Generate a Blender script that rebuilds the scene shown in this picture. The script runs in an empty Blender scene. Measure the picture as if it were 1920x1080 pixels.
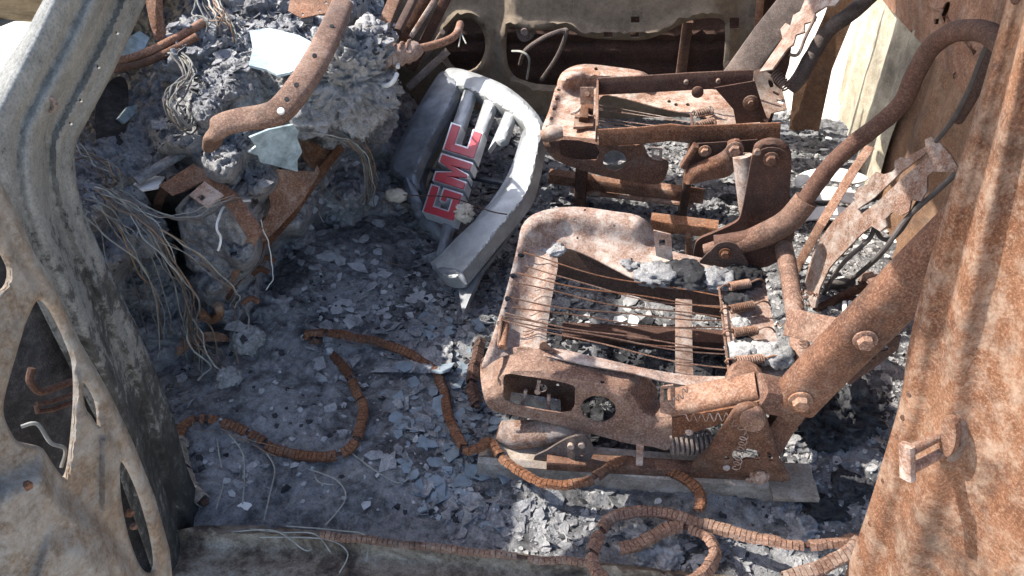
import bpy, bmesh, math, random
import numpy as np
from mathutils import Vector, Matrix, noise, geometry
random.seed(7)
R = math.radians
scene = bpy.context.scene
COL = scene.collection

# ------------------------------------------------------------------ camera
FPX = 1536.0
PITCH, YAW, CAMZ = R(38), R(10), 1.15
cam_d = bpy.data.cameras.new('camera'); cam = bpy.data.objects.new('camera', cam_d); COL.objects.link(cam)
cam_d.sensor_width = 36; cam_d.lens = 36 * FPX / 1920; cam_d.clip_start = .02; cam_d.clip_end = 400
cam.location = (0, 0, CAMZ); cam.rotation_euler = (R(90) - PITCH, 0, YAW)
scene.camera = cam
# ------------------------------------------------------------------ light
SUN_DIR = Vector((-.68, .05, .72)).normalized()      # towards the sun: through the windscreen opening
world = bpy.data.worlds.new('World'); scene.world = world; world.use_nodes = True
wn = world.node_tree.nodes; wl = world.node_tree.links
sky = wn.new('ShaderNodeTexSky'); sky.sky_type = 'NISHITA'; sky.sun_disc = False
sky.sun_elevation = math.asin(SUN_DIR.z); sky.sun_rotation = math.atan2(SUN_DIR.x, SUN_DIR.y)
sky.dust_density = 2.0
wn['Background'].inputs['Strength'].default_value = .15
wl.new(sky.outputs[0], wn['Background'].inputs[0])
sd = bpy.data.lights.new('sun', 'SUN'); sun = bpy.data.objects.new('sun', sd); COL.objects.link(sun)
sd.energy = 3.6; sd.angle = R(.53); sd.color = (1, .95, .87)
sun.rotation_euler = SUN_DIR.to_track_quat('Z', 'Y').to_euler(); sun.location = (-3, 0, 5)
vs = scene.view_settings
vs.view_transform = 'Standard'; vs.look = 'None'; vs.gamma = 1; vs.use_curve_mapping = False
vs.exposure = 1.7

# ------------------------------------------------------------------ pixel -> direction helpers
fw = Vector((-math.sin(YAW) * math.cos(PITCH), math.cos(YAW) * math.cos(PITCH), -math.sin(PITCH)))
rt = Vector((math.cos(YAW), math.sin(YAW), 0)); up = rt.cross(fw); CC = Vector((0, 0, CAMZ))
def ray(x, y): return fw + rt * ((x - 960) / FPX) - up * ((y - 540) / FPX)
def Z(x, y, z): d = ray(x, y); return CC + d * ((z - CC.z) / d.z)
def Y(x, y, v): d = ray(x, y); return CC + d * (v / d.y)
def X(x, y, v): d = ray(x, y); return CC + d * (v / d.x)
def ZP(z): return (Vector((0, 0, z)), Vector((0, 0, 1)))
def YP(y): return (Vector((0, y, 0)), Vector((0, -1, 0)))
def XP(x, s=1): return (Vector((x, 0, 0)), Vector((s, 0, 0)))
def PL3(a, b, c):
    n = (b - a).cross(c - a).normalized()
    if n.dot(CC - a) < 0: n = -n
    return (a, n)
def Q(x, y, pl):
    d = ray(x, y); return CC + d * ((pl[0] - CC).dot(pl[1]) / d.dot(pl[1]))
def nz(p, s=1.0, o=4): return noise.fractal(Vector(p) * s, 1.0, 2.0, o)

# ------------------------------------------------------------------ mesh helpers
def wloc(o):
    v = Vector((0, 0, 0))
    while o is not None: v = v + o.location; o = o.parent
    return v
def props(o, label=None, cat=None, group=None, kind=None):
    if label: o['label'] = label
    if cat: o['category'] = cat
    if group: o['group'] = group
    if kind: o['kind'] = kind
    return o
def empty(name, loc, label, cat, group=None):
    o = bpy.data.objects.new(name, None); COL.objects.link(o); o.location = loc; o.empty_display_size = .05
    return props(o, label, cat, group)
def mk(name, V, F, mat, parent=None, smooth=True, ang=40, **kw):
    V = np.array([tuple(v) for v in V], dtype=float)
    if parent is not None: off = np.array(wloc(parent))
    else: off = np.array([(V[:, 0].min() + V[:, 0].max()) / 2, (V[:, 1].min() + V[:, 1].max()) / 2, V[:, 2].min()])
    org = off
    if parent is not None:      # a part gets its own origin at its middle
        org = V.mean(axis=0)
    me = bpy.data.meshes.new(name); me.from_pydata((V - org).tolist(), [], [tuple(f) for f in F]); me.update()
    bm = bmesh.new(); bm.from_mesh(me); bmesh.ops.recalc_face_normals(bm, faces=bm.faces); bm.to_mesh(me); bm.free()
    if smooth:
        me.polygons.foreach_set('use_smooth', [True] * len(me.polygons)); me.set_sharp_from_angle(angle=R(ang))
    o = bpy.data.objects.new(name, me); COL.objects.link(o); me.materials.append(mat)
    if parent is not None: o.parent = parent; o.location = Vector(org - off)
    else: o.location = Vector(org)
    return props(o, **kw)
class MB:
    def __init__(s): s.V = []; s.F = []
    def add(s, V, F):
        n = len(s.V); s.V += [Vector(v) for v in V]; s.F += [tuple(i + n for i in f) for f in F]; return s
    def build(s, name, mat, parent=None, **kw): return mk(name, s.V, s.F, mat, parent, **kw)
def crom(P, n=8, closed=False):
    P = [Vector(p) for p in P]; out = []; L = len(P)
    for i in range(L if closed else L - 1):
        if closed: a, b, c, d = P[i - 1], P[i], P[(i + 1) % L], P[(i + 2) % L]
        else: a, b, c, d = P[max(i - 1, 0)], P[i], P[i + 1], P[min(i + 2, L - 1)]
        for k in range(n):
            t = k / n
            out.append(.5 * ((2 * b) + (c - a) * t + (2 * a - 5 * b + 4 * c - d) * t * t + (3 * b - a - 3 * c + d) * t ** 3))
    if not closed: out.append(P[-1])
    return out
def resample(P, step, closed=False):
    P = [Vector(p) for p in P]
    if closed: P = P + [P[0]]
    out = [P[0]]; acc = 0
    for a, b in zip(P[:-1], P[1:]):
        l = (b - a).length
        if l < 1e-9: continue
        t = step - acc
        while t <= l: out.append(a + (b - a) * (t / l)); t += step
        acc = l - (t - step)
    return out
def frames(P, upv=None):
    T = [(P[min(i + 1, len(P) - 1)] - P[max(i - 1, 0)]).normalized() for i in range(len(P))]
    N = []
    if upv is None:
        r = Vector((0, 0, 1)) if abs(T[0].z) < .9 else Vector((1, 0, 0))
        n = (r - T[0] * r.dot(T[0])).normalized(); N = [n]
        for i in range(1, len(P)):
            n = N[-1] - T[i] * N[-1].dot(T[i]); N.append(n.normalized())
    else:
        for t in T:
            n = upv - t * upv.dot(t); N.append(n.normalized() if n.length > 1e-6 else N[-1])
    return T, N, [t.cross(n) for t, n in zip(T, N)]
def sweep(P, prof, upv=None, scale=None, caps=True, closed_prof=True, rough=0, rs=60):
    """prof: list of (side, up) in metres"""
    P = [Vector(p) for p in P]; T, N, B = frames(P, upv); m = len(prof); V = []; F = []
    for i, p in enumerate(P):
        s = 1 if scale is None else scale[i]
        for (a, b) in prof:
            v = p + B[i] * a * s + N[i] * b * s
            if rough: v = v + (v - p).normalized() * (nz(v, rs, 3) * rough)
            V.append(v)
    for i in range(len(P) - 1):
        for j in range(m if closed_prof else m - 1):
            k = (j + 1) % m; F.append((i * m + j, i * m + k, (i + 1) * m + k, (i + 1) * m + j))
    if caps and closed_prof: F.append(tuple(range(m - 1, -1, -1))); F.append(tuple((len(P) - 1) * m + j for j in range(m)))
    return V, F
def circ(r, n=12, ry=None): return [(r * math.cos(2 * math.pi * i / n), (ry or r) * math.sin(2 * math.pi * i / n)) for i in range(n)]
def rrect(w, h, b=.004, n=2):
    out = []
    for (cx, cy, a0) in ((w/2-b, h/2-b, 0), (-w/2+b, h/2-b, 90), (-w/2+b, -h/2+b, 180), (w/2-b, -h/2+b, 270)):
        for k in range(n + 1):
            a = R(a0 + 90 * k / n); out.append((cx + b * math.cos(a), cy + b * math.sin(a)))
    return out
def tube(P, r, n=12, sm=0, **kw):
    if sm: P = crom(P, sm)
    if isinstance(r, (list, tuple)):
        L = len(r); sc = [np.interp(i / (len(P) - 1) * (L - 1), range(L), r) for i in range(len(P))]
        return sweep(P, circ(1, n), scale=sc, **kw)
    return sweep(P, circ(r, n), **kw)
def disc(c, nrm, r, h, n=20, bev=.15):
    """a short rounded cylinder standing on c along nrm"""
    nrm = nrm.normalized(); q = nrm.to_track_quat('Z', 'Y'); V = []; F = []
    rings = [(r, 0), (r, h * (1 - bev)), (r * (1 - bev * .6), h)]
    for (rr, hh) in rings:
        for i in range(n):
            a = 2 * math.pi * i / n; V.append(c + q @ Vector((rr * math.cos(a), rr * math.sin(a), hh)))
    for k in range(2):
        for i in range(n): j = (i + 1) % n; F.append((k*n+i, k*n+j, (k+1)*n+j, (k+1)*n+i))
    F.append(tuple(2*n+i for i in range(n))); F.append(tuple(range(n - 1, -1, -1)))
    return V, F
def bolt(name, c, nrm, r, mat, parent, hexa=True):
    m = MB(); m.add(*disc(c, nrm, r * 1.45, r * .3, 20)); m.add(*disc(c + nrm.normalized() * r * .25, nrm, r, r * .9, 6 if hexa else 14, .2))
    return m.build(name, mat, parent, ang=30)
def coil(p0, p1, Rr, r, turns, n=6, seg=14, taper=None):
    ax = (p1 - p0); L = ax.length; ax.normalize(); q = ax.to_track_quat('Z', 'Y'); P = []
    N = int(turns * seg)
    for i in range(N + 1):
        a = 2 * math.pi * i / seg; t = i / N
        rr = Rr * (1 if taper is None else np.interp(t, [0, 1], taper))
        P.append(p0 + q @ Vector((rr * math.cos(a), rr * math.sin(a), L * t)))
    return tube(P, r, n)
def inpoly(pts, poly):
    x, y = pts[:, 0], pts[:, 1]; ins = np.zeros(len(pts), bool); n = len(poly); j = n - 1
    for i in range(n):
        xi, yi = poly[i]; xj, yj = poly[j]
        if yi != yj:
            c = ((yi > y) != (yj > y)) & (x < (xj - xi) * (y - yi) / (yj - yi) + xi); ins ^= c
        j = i
    return ins
def segd(pts, A, B):
    A = np.array(A, float); B = np.array(B, float); d = B - A; t = np.clip(((pts - A) @ d) / max(d @ d, 1e-9), 0, 1)
    return np.hypot(*(pts - A - t[:, None] * d).T)
def dpoly(pts, poly, closed=True):
    pts = np.atleast_2d(np.array(pts, float)); m = np.full(len(pts), 1e9); n = len(poly)
    for i in range(n if closed else n - 1): m = np.minimum(m, segd(pts, poly[i], poly[(i + 1) % n]))
    return m
def ell(cx, cy, rx, ry, n=20, rot=0):
    c, s = math.cos(R(rot)), math.sin(R(rot)); o = []
    for i in range(n):
        a = 2 * math.pi * i / n; u, v = rx * math.cos(a), ry * math.sin(a); o.append((cx + u * c - v * s, cy + u * s + v * c))
    return o
def c2(P, n=6, closed=True): return [(p.x, p.y) for p in crom([(a, b, 0) for a, b in P], n, closed)]
def sheet(outer, holes=(), pl=None, h=None, sp=12, th=.002, fn=None, crumple=.0012, cs=9, lip=0):
    """a pressed metal sheet: outline and cut-outs in photo pixels laid on plane pl, with relief h(px array) along the
    plane's normal; real thickness th. Returns verts, faces."""
    def edge(poly, s): return [(p.x, p.y) for p in resample([(a, b, 0) for a, b in poly], s, True)]
    loops = [edge_keep(outer, sp)] + [edge_keep(hh, sp * .6) for hh in holes]
    pts = [p for l in loops for p in l]; E = []; k = 0
    for l in loops:
        n = len(l); E += [(k + i, k + (i + 1) % n) for i in range(n)]; k += n
    xs = [p[0] for p in loops[0]]; ys = [p[1] for p in loops[0]]
    gx, gy = np.meshgrid(np.arange(min(xs) + sp / 2, max(xs), sp), np.arange(min(ys) + sp / 2, max(ys), sp))
    G = np.stack([gx.ravel(), gy.ravel()], 1)
    G = G + (np.random.RandomState(3).rand(*G.shape) - .5) * sp * .5
    ok = inpoly(G, loops[0])
    for l in loops[1:]: ok &= ~inpoly(G, l)
    G = G[ok]
    if len(G):
        d = np.full(len(G), 1e9)
        for l in loops: d = np.minimum(d, dpoly(G, l))
        G = G[d > sp * .42]
    allp = [Vector(p) for p in pts] + [Vector(p) for p in G.tolist()]
    vo, eo, fo, *_ = geometry.delaunay_2d_cdt(allp, E, [], 0, 1e-4)
    P2 = np.array([tuple(v) for v in vo]); fo = [tuple(f) for f in fo]
    cen = np.array([P2[list(f)].mean(axis=0) for f in fo]); ok = inpoly(cen, loops[0])
    for l in loops[1:]: ok &= ~inpoly(cen, l)
    fo = [f for f, o in zip(fo, ok) if o]
    H = np.zeros(len(P2)) if h is None else np.asarray(h(P2), float)
    top = []; nrm = pl[1] if fn is None else None
    for (x, y), hh in zip(P2.tolist(), H.tolist()):
        b = Q(x, y, pl); k = hh + crumple * nz(b, cs, 3)
        top.append(Q(x, y, (pl[0] + nrm * k, nrm)))
    n = len(top)
    if fn is None: bot = [v - nrm * th for v in top]
    else: bot = [v - fn(x, y)[1] * th for v, (x, y) in zip(top, P2.tolist())]
    cnt = {}
    for f in fo:
        for i in range(3):
            e = (f[i], f[(i + 1) % 3]); kk = (min(e), max(e)); cnt.setdefault(kk, []).append(e)
    F = list(fo) + [tuple(i + n for i in reversed(f)) for f in fo]
    for kk, es in cnt.items():
        if len(es) == 1: a, b = es[0]; F.append((b, a, a + n, b + n))
    return top + bot, F
def edge_keep(poly, s):
    out = []; n = len(poly)
    for i in range(n):
        a = poly[i]; b = poly[(i + 1) % n]; l = math.hypot(b[0]-a[0], b[1]-a[1])
        if l < 1e-6: continue
        k = max(1, int(l / s))
        out += [(a[0] + (b[0]-a[0]) * t / k, a[1] + (b[1]-a[1]) * t / k) for t in range(k)]
    return out
def sst(a, b, x):
    t = np.clip((x - a) / (b - a), 0, 1); return t * t * (3 - 2 * t)
def bump(c, w, x): return np.exp(-((x - c) / w) ** 2)
def box(p0, p1, w, h, upv=Vector((0, 0, 1)), b=.004): return sweep([p0, p1], rrect(w, h, b), upv=upv)

def blob(c, rad, amp, fs, sub=5, kind='turb', rot=0, seed=0):
    bm = bmesh.new(); bmesh.ops.create_icosphere(bm, subdivisions=sub, radius=1); V = []; q = Matrix.Rotation(R(rot), 3, 'Z')
    for v in bm.verts:
        d = v.co.normalized(); p = Vector((d.x * rad[0], d.y * rad[1], d.z * rad[2])); s = p + Vector((seed, seed * 2.3, -seed))
        if kind == 'turb': k = (noise.turbulence(s * fs, 5, True) - .4)
        elif kind == 'ridge':
            s = Vector((s.x, s.y, s.z * 1.9)); w = s + noise.noise_vector(s * fs * .8) * (.55 / fs) + noise.noise_vector(s * fs * 2.2) * (.22 / fs)
            k = (noise.ridged_multi_fractal(w * fs, .7, 2.2, 6, 1, 2) - 1.0) * .75 + nz(s, fs * .35, 3) * .9
        else: k = nz(s, fs, 5)
        V.append(c + q @ (p + d * amp * k))
    F = [tuple(v.index for v in f.verts) for f in bm.faces]; bm.free(); return V, F
# ------------------------------------------------------------------ materials
def nmat(name):
    m = bpy.data.materials.new(name); m.use_nodes = True; nt = m.node_tree; bs = nt.nodes['Principled BSDF']
    return m, nt, bs
def nd(nt, t, **kw):
    n = nt.nodes.new(t)
    for k, v in kw.items(): setattr(n, k, v)
    return n
def noise_n(nt, vec, scale, detail=6, rough=.6, dist=0):
    n = nd(nt, 'ShaderNodeTexNoise'); n.inputs['Scale'].default_value = scale; n.inputs['Detail'].default_value = detail
    n.inputs['Roughness'].default_value = rough; n.inputs['Distortion'].default_value = dist; nt.links.new(vec, n.inputs['Vector']); return n.outputs[0]
def ramp(nt, fac, stops, interp='LINEAR'):
    r = nd(nt, 'ShaderNodeValToRGB'); r.color_ramp.interpolation = interp; e = r.color_ramp.elements
    while len(e) < len(stops): e.new(.5)
    for i, (p, c) in enumerate(stops): e[i].position = p; e[i].color = (c[0], c[1], c[2], 1) if isinstance(c, (tuple, list)) else (c, c, c, 1)
    nt.links.new(fac, r.inputs[0]); return r.outputs[0]
def mixc(nt, fac, a, b, mode='MIX'):
    m = nd(nt, 'ShaderNodeMix', data_type='RGBA', blend_type=mode)
    for s, i in ((fac, 0), (a, 6), (b, 7)):
        if hasattr(s, 'node'): nt.links.new(s, m.inputs[i])
        else: m.inputs[i].default_value = s if i == 0 else (s[0], s[1], s[2], 1)
    return m.outputs[2]
def math_n(nt, op, a, b=None, c=None):
    m = nd(nt, 'ShaderNodeMath', operation=op)
    for i, s in enumerate((a, b, c)):
        if s is None: continue
        if hasattr(s, 'node'): nt.links.new(s, m.inputs[i])
        else: m.inputs[i].default_value = s
    return m.outputs[0]
def posn(nt): return nd(nt, 'ShaderNodeNewGeometry').outputs['Position']
def bumpn(nt, bs, hs, strength, dist=.002):
    b = nd(nt, 'ShaderNodeBump'); b.inputs['Strength'].default_value = strength; b.inputs['Distance'].default_value = dist
    nt.links.new(hs, b.inputs['Height']); nt.links.new(b.outputs[0], bs.inputs['Normal'])
def rust(name, dark=(.045, .022, .015), mid=(.112, .056, .036), lite=(.22, .128, .088), ashc=(.30, .25, .215), ash=.28, grain=1.0, s=1.0, seed=0):
    m, nt, bs = nmat(name); p0 = posn(nt)
    mp = nd(nt, 'ShaderNodeMapping'); mp.inputs['Location'].default_value = (seed * 3.1, seed * 1.7, seed * .9); nt.links.new(p0, mp.inputs[0]); p = mp.outputs[0]
    big = noise_n(nt, p, 7 * s, 9, .68, .1); fine = noise_n(nt, p, 300 * s, 4, .75); med = noise_n(nt, p, 55 * s, 6, .65)
    c = ramp(nt, big, [(.22, dark), (.47, mid), (.80, lite)])
    c = mixc(nt, ramp(nt, med, [(.40, 0), (.62, .55)]), c, (dark[0]*1.1, dark[1]*1.1, dark[2]*1.1))
    c = mixc(nt, ramp(nt, fine, [(.50, 0), (.68, .62 * grain)]), c, (lite[0]*1.3, lite[1]*1.4, lite[2]*1.5))
    c = mixc(nt, ramp(nt, fine, [(.32, .58 * grain), (.48, 0)]), c, (dark[0]*.7, dark[1]*.7, dark[2]*.7))
    an = noise_n(nt, p, 22 * s, 12, .82, .15)
    c = mixc(nt, ramp(nt, an, [(.60 - ash * .26, 0), (.74 - ash * .18, min(1, ash * 1.4))]), c, ashc)
    so = noise_n(nt, p, 5.5 * s, 9, .75, .2); c = mixc(nt, ramp(nt, so, [(.50, 0), (.66, .62)]), c, (.030, .024, .021))
    hv = nd(nt, 'ShaderNodeHueSaturation'); oi = nd(nt, 'ShaderNodeObjectInfo')
    nt.links.new(math_n(nt, 'ADD', math_n(nt, 'MULTIPLY', oi.outputs['Random'], .45), .72), hv.inputs['Value'])
    nt.links.new(math_n(nt, 'ADD', math_n(nt, 'MULTIPLY', math_n(nt, 'FRACT', math_n(nt, 'MULTIPLY', oi.outputs['Random'], 7.3)), .28), .95), hv.inputs['Saturation'])
    nt.links.new(c, hv.inputs['Color']); c = hv.outputs[0]
    nt.links.new(c, bs.inputs['Base Color']); bs.inputs['Roughness'].default_value = .88; bs.inputs['Specular IOR Level'].default_value = .25
    hsum = math_n(nt, 'ADD', fine, math_n(nt, 'MULTIPLY', med, 1.6)); bumpn(nt, bs, hsum, .55, .0016)
    return m
def ashm(name, stops, s=1.0, b=.8, fine=320, rough=.95, height_tone=None):
    m, nt, bs = nmat(name); p = posn(nt)
    big = noise_n(nt, p, 13 * s, 10, .72, .6); f = noise_n(nt, p, fine, 4, .7); md = noise_n(nt, p, 70 * s, 6, .7, .3)
    k = math_n(nt, 'ADD', math_n(nt, 'MULTIPLY', big, .62), math_n(nt, 'MULTIPLY', md, .38))
    if height_tone:
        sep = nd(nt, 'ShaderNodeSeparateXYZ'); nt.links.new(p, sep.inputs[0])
        k = math_n(nt, 'ADD', k, math_n(nt, 'MULTIPLY', math_n(nt, 'SUBTRACT', sep.outputs[2], height_tone[0]), height_tone[1]))  # tone shifts with height: darker towards the bottom
    c = ramp(nt, k, stops); c = mixc(nt, ramp(nt, f, [(.35, .4), (.55, 0)]), c, (.03, .03, .032))
    nt.links.new(c, bs.inputs['Base Color']); bs.inputs['Roughness'].default_value = rough; bs.inputs['Specular IOR Level'].default_value = .15
    bumpn(nt, bs, math_n(nt, 'ADD', f, math_n(nt, 'MULTIPLY', md, 2.2)), b, .003)
    return m
def plain(name, col, rough=.6, metal=0, var=.25, s=30, spec=.4, bmp=.1):
    m, nt, bs = nmat(name); p = posn(nt); n = noise_n(nt, p, s, 7, .65, .3)
    d = tuple(x * (1 - var) for x in col); l = tuple(min(1, x * (1 + var)) for x in col)
    nt.links.new(ramp(nt, n, [(.3, d), (.7, l)]), bs.inputs['Base Color']); bs.inputs['Roughness'].default_value = rough
    bs.inputs['Metallic'].default_value = metal; bs.inputs['Specular IOR Level'].default_value = spec
    bumpn(nt, bs, noise_n(nt, p, 220, 4, .6), bmp, .001); return m
M = {}
M['rust'] = rust('rusted_steel')
M['rust_lite'] = rust('rusted_steel_pale', (.085, .042, .028), (.185, .101, .068), (.33, .215, .158), (.40, .335, .285), ash=.32, seed=1)
M['rust_dark'] = rust('rusted_steel_dark', (.040, .023, .018), (.078, .044, .034), (.14, .085, .064), (.22, .19, .17), ash=.18, seed=2)
M['rust_orange'] = rust('rusted_steel_orange', (.085, .042, .027), (.17, .089, .058), (.30, .185, .128), (.40, .325, .265), ash=.48, seed=3)
M['rust_ash'] = rust('rusted_steel_ash_covered', (.09, .048, .033), (.20, .118, .085), (.34, .24, .19), (.42, .385, .35), ash=.58, seed=4)
M['rust_grey'] = rust('scorched_grey_steel', (.07, .055, .048), (.14, .105, .09), (.22, .165, .14), (.30, .27, .25), ash=.35, seed=5)
M['door'] = rust('scorched_door_steel', (.06, .048, .038), (.125, .097, .074), (.21, .160, .120), (.22, .215, .20), ash=.66, s=.7, grain=.6, seed=6)
M['pillar'] = ashm('charred_pillar_paint', [(.34, (.03, .03, .028)), (.445, (.07, .07, .066)), (.465, (.15, .15, .142)), (.60, (.22, .22, .205)), (.75, (.30, .292, .27))], s=1.0, b=.35, height_tone=(.64, .24))
M['ash'] = ashm('grey_ash', [(.33, (.045, .045, .05)), (.43, (.17, .17, .18)), (.54, (.31, .308, .31)), (.68, (.46, .45, .43))], b=1.0)
M['ash_floor'] = ashm('floor_ash', [(.35, (.024, .024, .025)), (.445, (.095, .095, .098)), (.53, (.205, .205, .208)), (.66, (.33, .327, .324))], s=.75, b=1.0)
M['ash_pale'] = ashm('pale_ash', [(.30, (.10, .10, .10)), (.45, (.27, .265, .26)), (.60, (.42, .41, .40)), (.78, (.58, .56, .54))], s=1.3)
M['char'] = ashm('black_char', [(.35, (.012, .012, .013)), (.5, (.035, .035, .038)), (.66, (.10, .10, .105)), (.8, (.2, .2, .2))])
M['wire'] = plain('bare_wire', (.25, .245, .215), .7, 0, .35, 60)
M['wire_mid'] = plain('sooty_wire', (.15, .148, .135), .8, 0, .4, 60)
M['copper'] = plain('burnt_copper_wire', (.20, .13, .085), .6, .2, .4, 60)
M['wire_dark'] = plain('dark_cable', (.07, .06, .055), .7, 0, .35, 60)
M['chrome'] = plain('scorched_silver_plastic', (.30, .306, .302), .36, .2, .35, 18, .5, .10)
M['chrome_dark'] = plain('sooty_silver_plastic', (.15, .157, .168), .45, .15, .5, 20, .4, .15)
M['blackp'] = plain('black_plastic', (.03, .033, .038), .55, 0, .4, 30)
M['red'] = plain('red_emblem_enamel', (.40, .035, .045), .35, 0, .14, 40, .5, .05)
M['silver'] = plain('emblem_silver_edge', (.62, .63, .64), .3, .5, .12, 40, .5, .05)
M['glass'] = plain('clouded_glass', (.30, .37, .385), .22, 0, .5, 34, .7, .25)
M['flake'] = plain('ash_flake', (.28, .28, .28), .85, 0, .45, 40, .2, .3)
M['flake_b'] = plain('blue_grey_flake', (.15, .18, .205), .8, 0, .3, 40, .25, .3)
M['flake_w'] = plain('white_flake', (.62, .61, .58), .85, 0, .2, 40, .2, .3)
M['sand'] = plain('bright_sand', (.52, .45, .36), .95, 0, .15, 2, .1, .4)
M['cream'] = rust('cream_painted_wall', (.20, .165, .11), (.36, .32, .24), (.50, .46, .37), (.30, .23, .16), ash=.35, grain=.4, s=.7, seed=8)
M['wallrust'] = rust('rusted_wall', (.085, .052, .036), (.16, .098, .066), (.26, .172, .12), (.28, .22, .17), ash=.35, s=.9, grain=.7, seed=9)
M['fardoor'] = rust('scorched_far_door', (.14, .115, .09), (.25, .205, .16), (.36, .30, .235), (.34, .30, .25), ash=.3, grain=.5, seed=10)
M['trackm'] = rust('dusty_slide_track', (.10, .08, .06), (.22, .17, .13), (.34, .28, .23), (.42, .39, .35), ash=.45, grain=.6, seed=11)

# ================================================================== SETTING
def floor_h(x, y):
    h = .012 * noise.fractal(Vector((x * 5, y * 5, .3)), 1, 2, 4) + .010 * noise.turbulence(Vector((x * 26, y * 26, 1)), 4, True) + .006 * noise.ridged_multi_fractal(Vector((x * 40, y * 40, 2)), .8, 2.1, 4, 1, 2)
    h += .05 * math.exp(-((x + .70) / .15) ** 2 - ((y - 1.35) / .35) ** 2)
    h += .04 * math.exp(-((x - .42) / .12) ** 2 - ((y - 1.5) / .5) ** 2)
    if y < .78: h *= max(.35, (y - .66) / .12)
    return h
def grid(x0, x1, y0, y1, st, f):
    xs = np.arange(x0, x1 + st / 2, st); ys = np.arange(y0, y1 + st / 2, st); V = [(x, y, f(x, y)) for y in ys for x in xs]; n = len(xs)
    F = [(j*n+i, j*n+i+1, (j+1)*n+i+1, (j+1)*n+i) for j in range(len(ys) - 1) for i in range(n - 1)]
    return V, F
V, F = grid(-60, 60, -60, 60, 3, lambda x, y: -.66 + .02 * nz((x, y, 0), .2))
mk('ground', V, F, M['sand'], kind='structure')
V, F = grid(-1.15, .95, .66, 2.45, .006, floor_h)
mk('cab_floor', V, F, M['ash_floor'], kind='structure', ang=180)

# ================================================================== CAR SHELL
car = empty('burnt_pickup_cab', (-.1, .72, -.05), 'burnt out rusting vehicle cab shell with open door, pillars and back wall', 'car')

# --- A pillar : sheet on the door-aperture plane, ridges follow its front edge
AR = [(345, -130), (300, -50), (275, 0), (215, 130), (160, 235), (141, 280), (146, 350), (172, 432), (250, 600), (318, 760), (352, 880), (395, 985), (420, 1110)]
AL = [(300, 1130), (285, 1060), (205, 830), (70, 560), (-45, 360), (-60, 240), (-45, 190), (0, 140), (45, 75), (85, 0), (110, -50), (150, -130)]
ARs = c2(AR, 5, False)
apl = PL3(Y(395, 985, .76), Y(150, 300, .78), Y(30, 300, .70))
def a_rel(P):
    s = dpoly(P, ARs, False)
    return (.012 * sst(20, 36, s) - .012 * bump(48, 10, s) + .030 * sst(54, 90, s) - .010 * bump(108, 10, s) - .05 * sst(150, 210, s)
            + .005 * bump(76, 7, s) - .012 * (1 - sst(0, 10, s)))
V, F = sheet(ARs + AL, [ell(x, y, 4, 4, 10) for x, y in ((220, 61), (185, 125), (152, 188), (133, 231))], apl, a_rel, sp=6, th=.003, crumple=.0016, cs=9)
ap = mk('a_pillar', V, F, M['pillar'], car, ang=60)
mk('grommet', *tube([Q(43, 186, apl) + apl[1] * .034 + Vector((.009 * math.cos(a), 0, .009 * math.sin(a))) for a in np.linspace(0, 2 * math.pi, 18)], .003, 6), M['rust_grey'], ap)
# upper run of the pillar, the header and the roof, above the view
ptop = Vector((-.30, .86, 1.24)); pmid = Q(250, -118, apl)
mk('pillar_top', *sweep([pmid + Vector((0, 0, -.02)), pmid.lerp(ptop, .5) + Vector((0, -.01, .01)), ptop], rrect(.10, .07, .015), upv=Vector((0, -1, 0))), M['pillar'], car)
V, F = grid(-.30, 1.0, .84, 2.26, .1, lambda x, y: 1.25 + .05 * math.sin(math.pi * (y - .84) / 1.42) - .03 * max(0, x - .5) ** 2)
n = len(V); V = V + [(a, b, c + .02) for a, b, c in V]; F = F + [tuple(i + n for i in f) for f in F]
mk('roof', V, F, M['rust'], car)
mk('windscreen_header', *sweep([Vector((-.30, .84, 1.23)), Vector((-.33, 1.55, 1.28)), Vector((-.30, 2.26, 1.23))], rrect(.06, .05, .01)), M['rust'], car)
mk('roof_rail', *sweep([Vector((-.30, .84, 1.235)), Vector((.3, .83, 1.25)), Vector((1.0, .84, 1.235))], rrect(.06, .06, .012)), M['rust'], car)
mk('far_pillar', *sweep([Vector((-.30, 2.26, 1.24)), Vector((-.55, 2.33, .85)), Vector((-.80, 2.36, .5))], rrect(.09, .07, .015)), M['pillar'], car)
# --- sill
spl = ZP(.035)
SO = [(150, 1180), (300, 1000), (380, 985), (520, 985), (640, 1002), (1110, 1052), (1420, 1085), (1640, 1050), (1700, 1180)]
def s_rel(P):
    v = P[:, 1] - np.interp(P[:, 0], [380, 640, 1110, 1500], [985, 1002, 1052, 1090])
    return .012 * bump(8, 8, v) - .018 * sst(18, 40, v) + .01 * sst(50, 80, v) - .03 * (1 - sst(0, 5, v))
M['sill'] = ashm('scorched_sill_paint', [(.38, (.035, .029, .025)), (.46, (.115, .086, .064)), (.53, (.23, .185, .14)), (.66, (.40, .345, .275))], s=.8, b=.7)
V, F = sheet(SO, [], spl, s_rel, sp=10, th=.05, crumple=.004)
mk('sill', V, F, M['sill'], car, ang=60)

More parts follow.
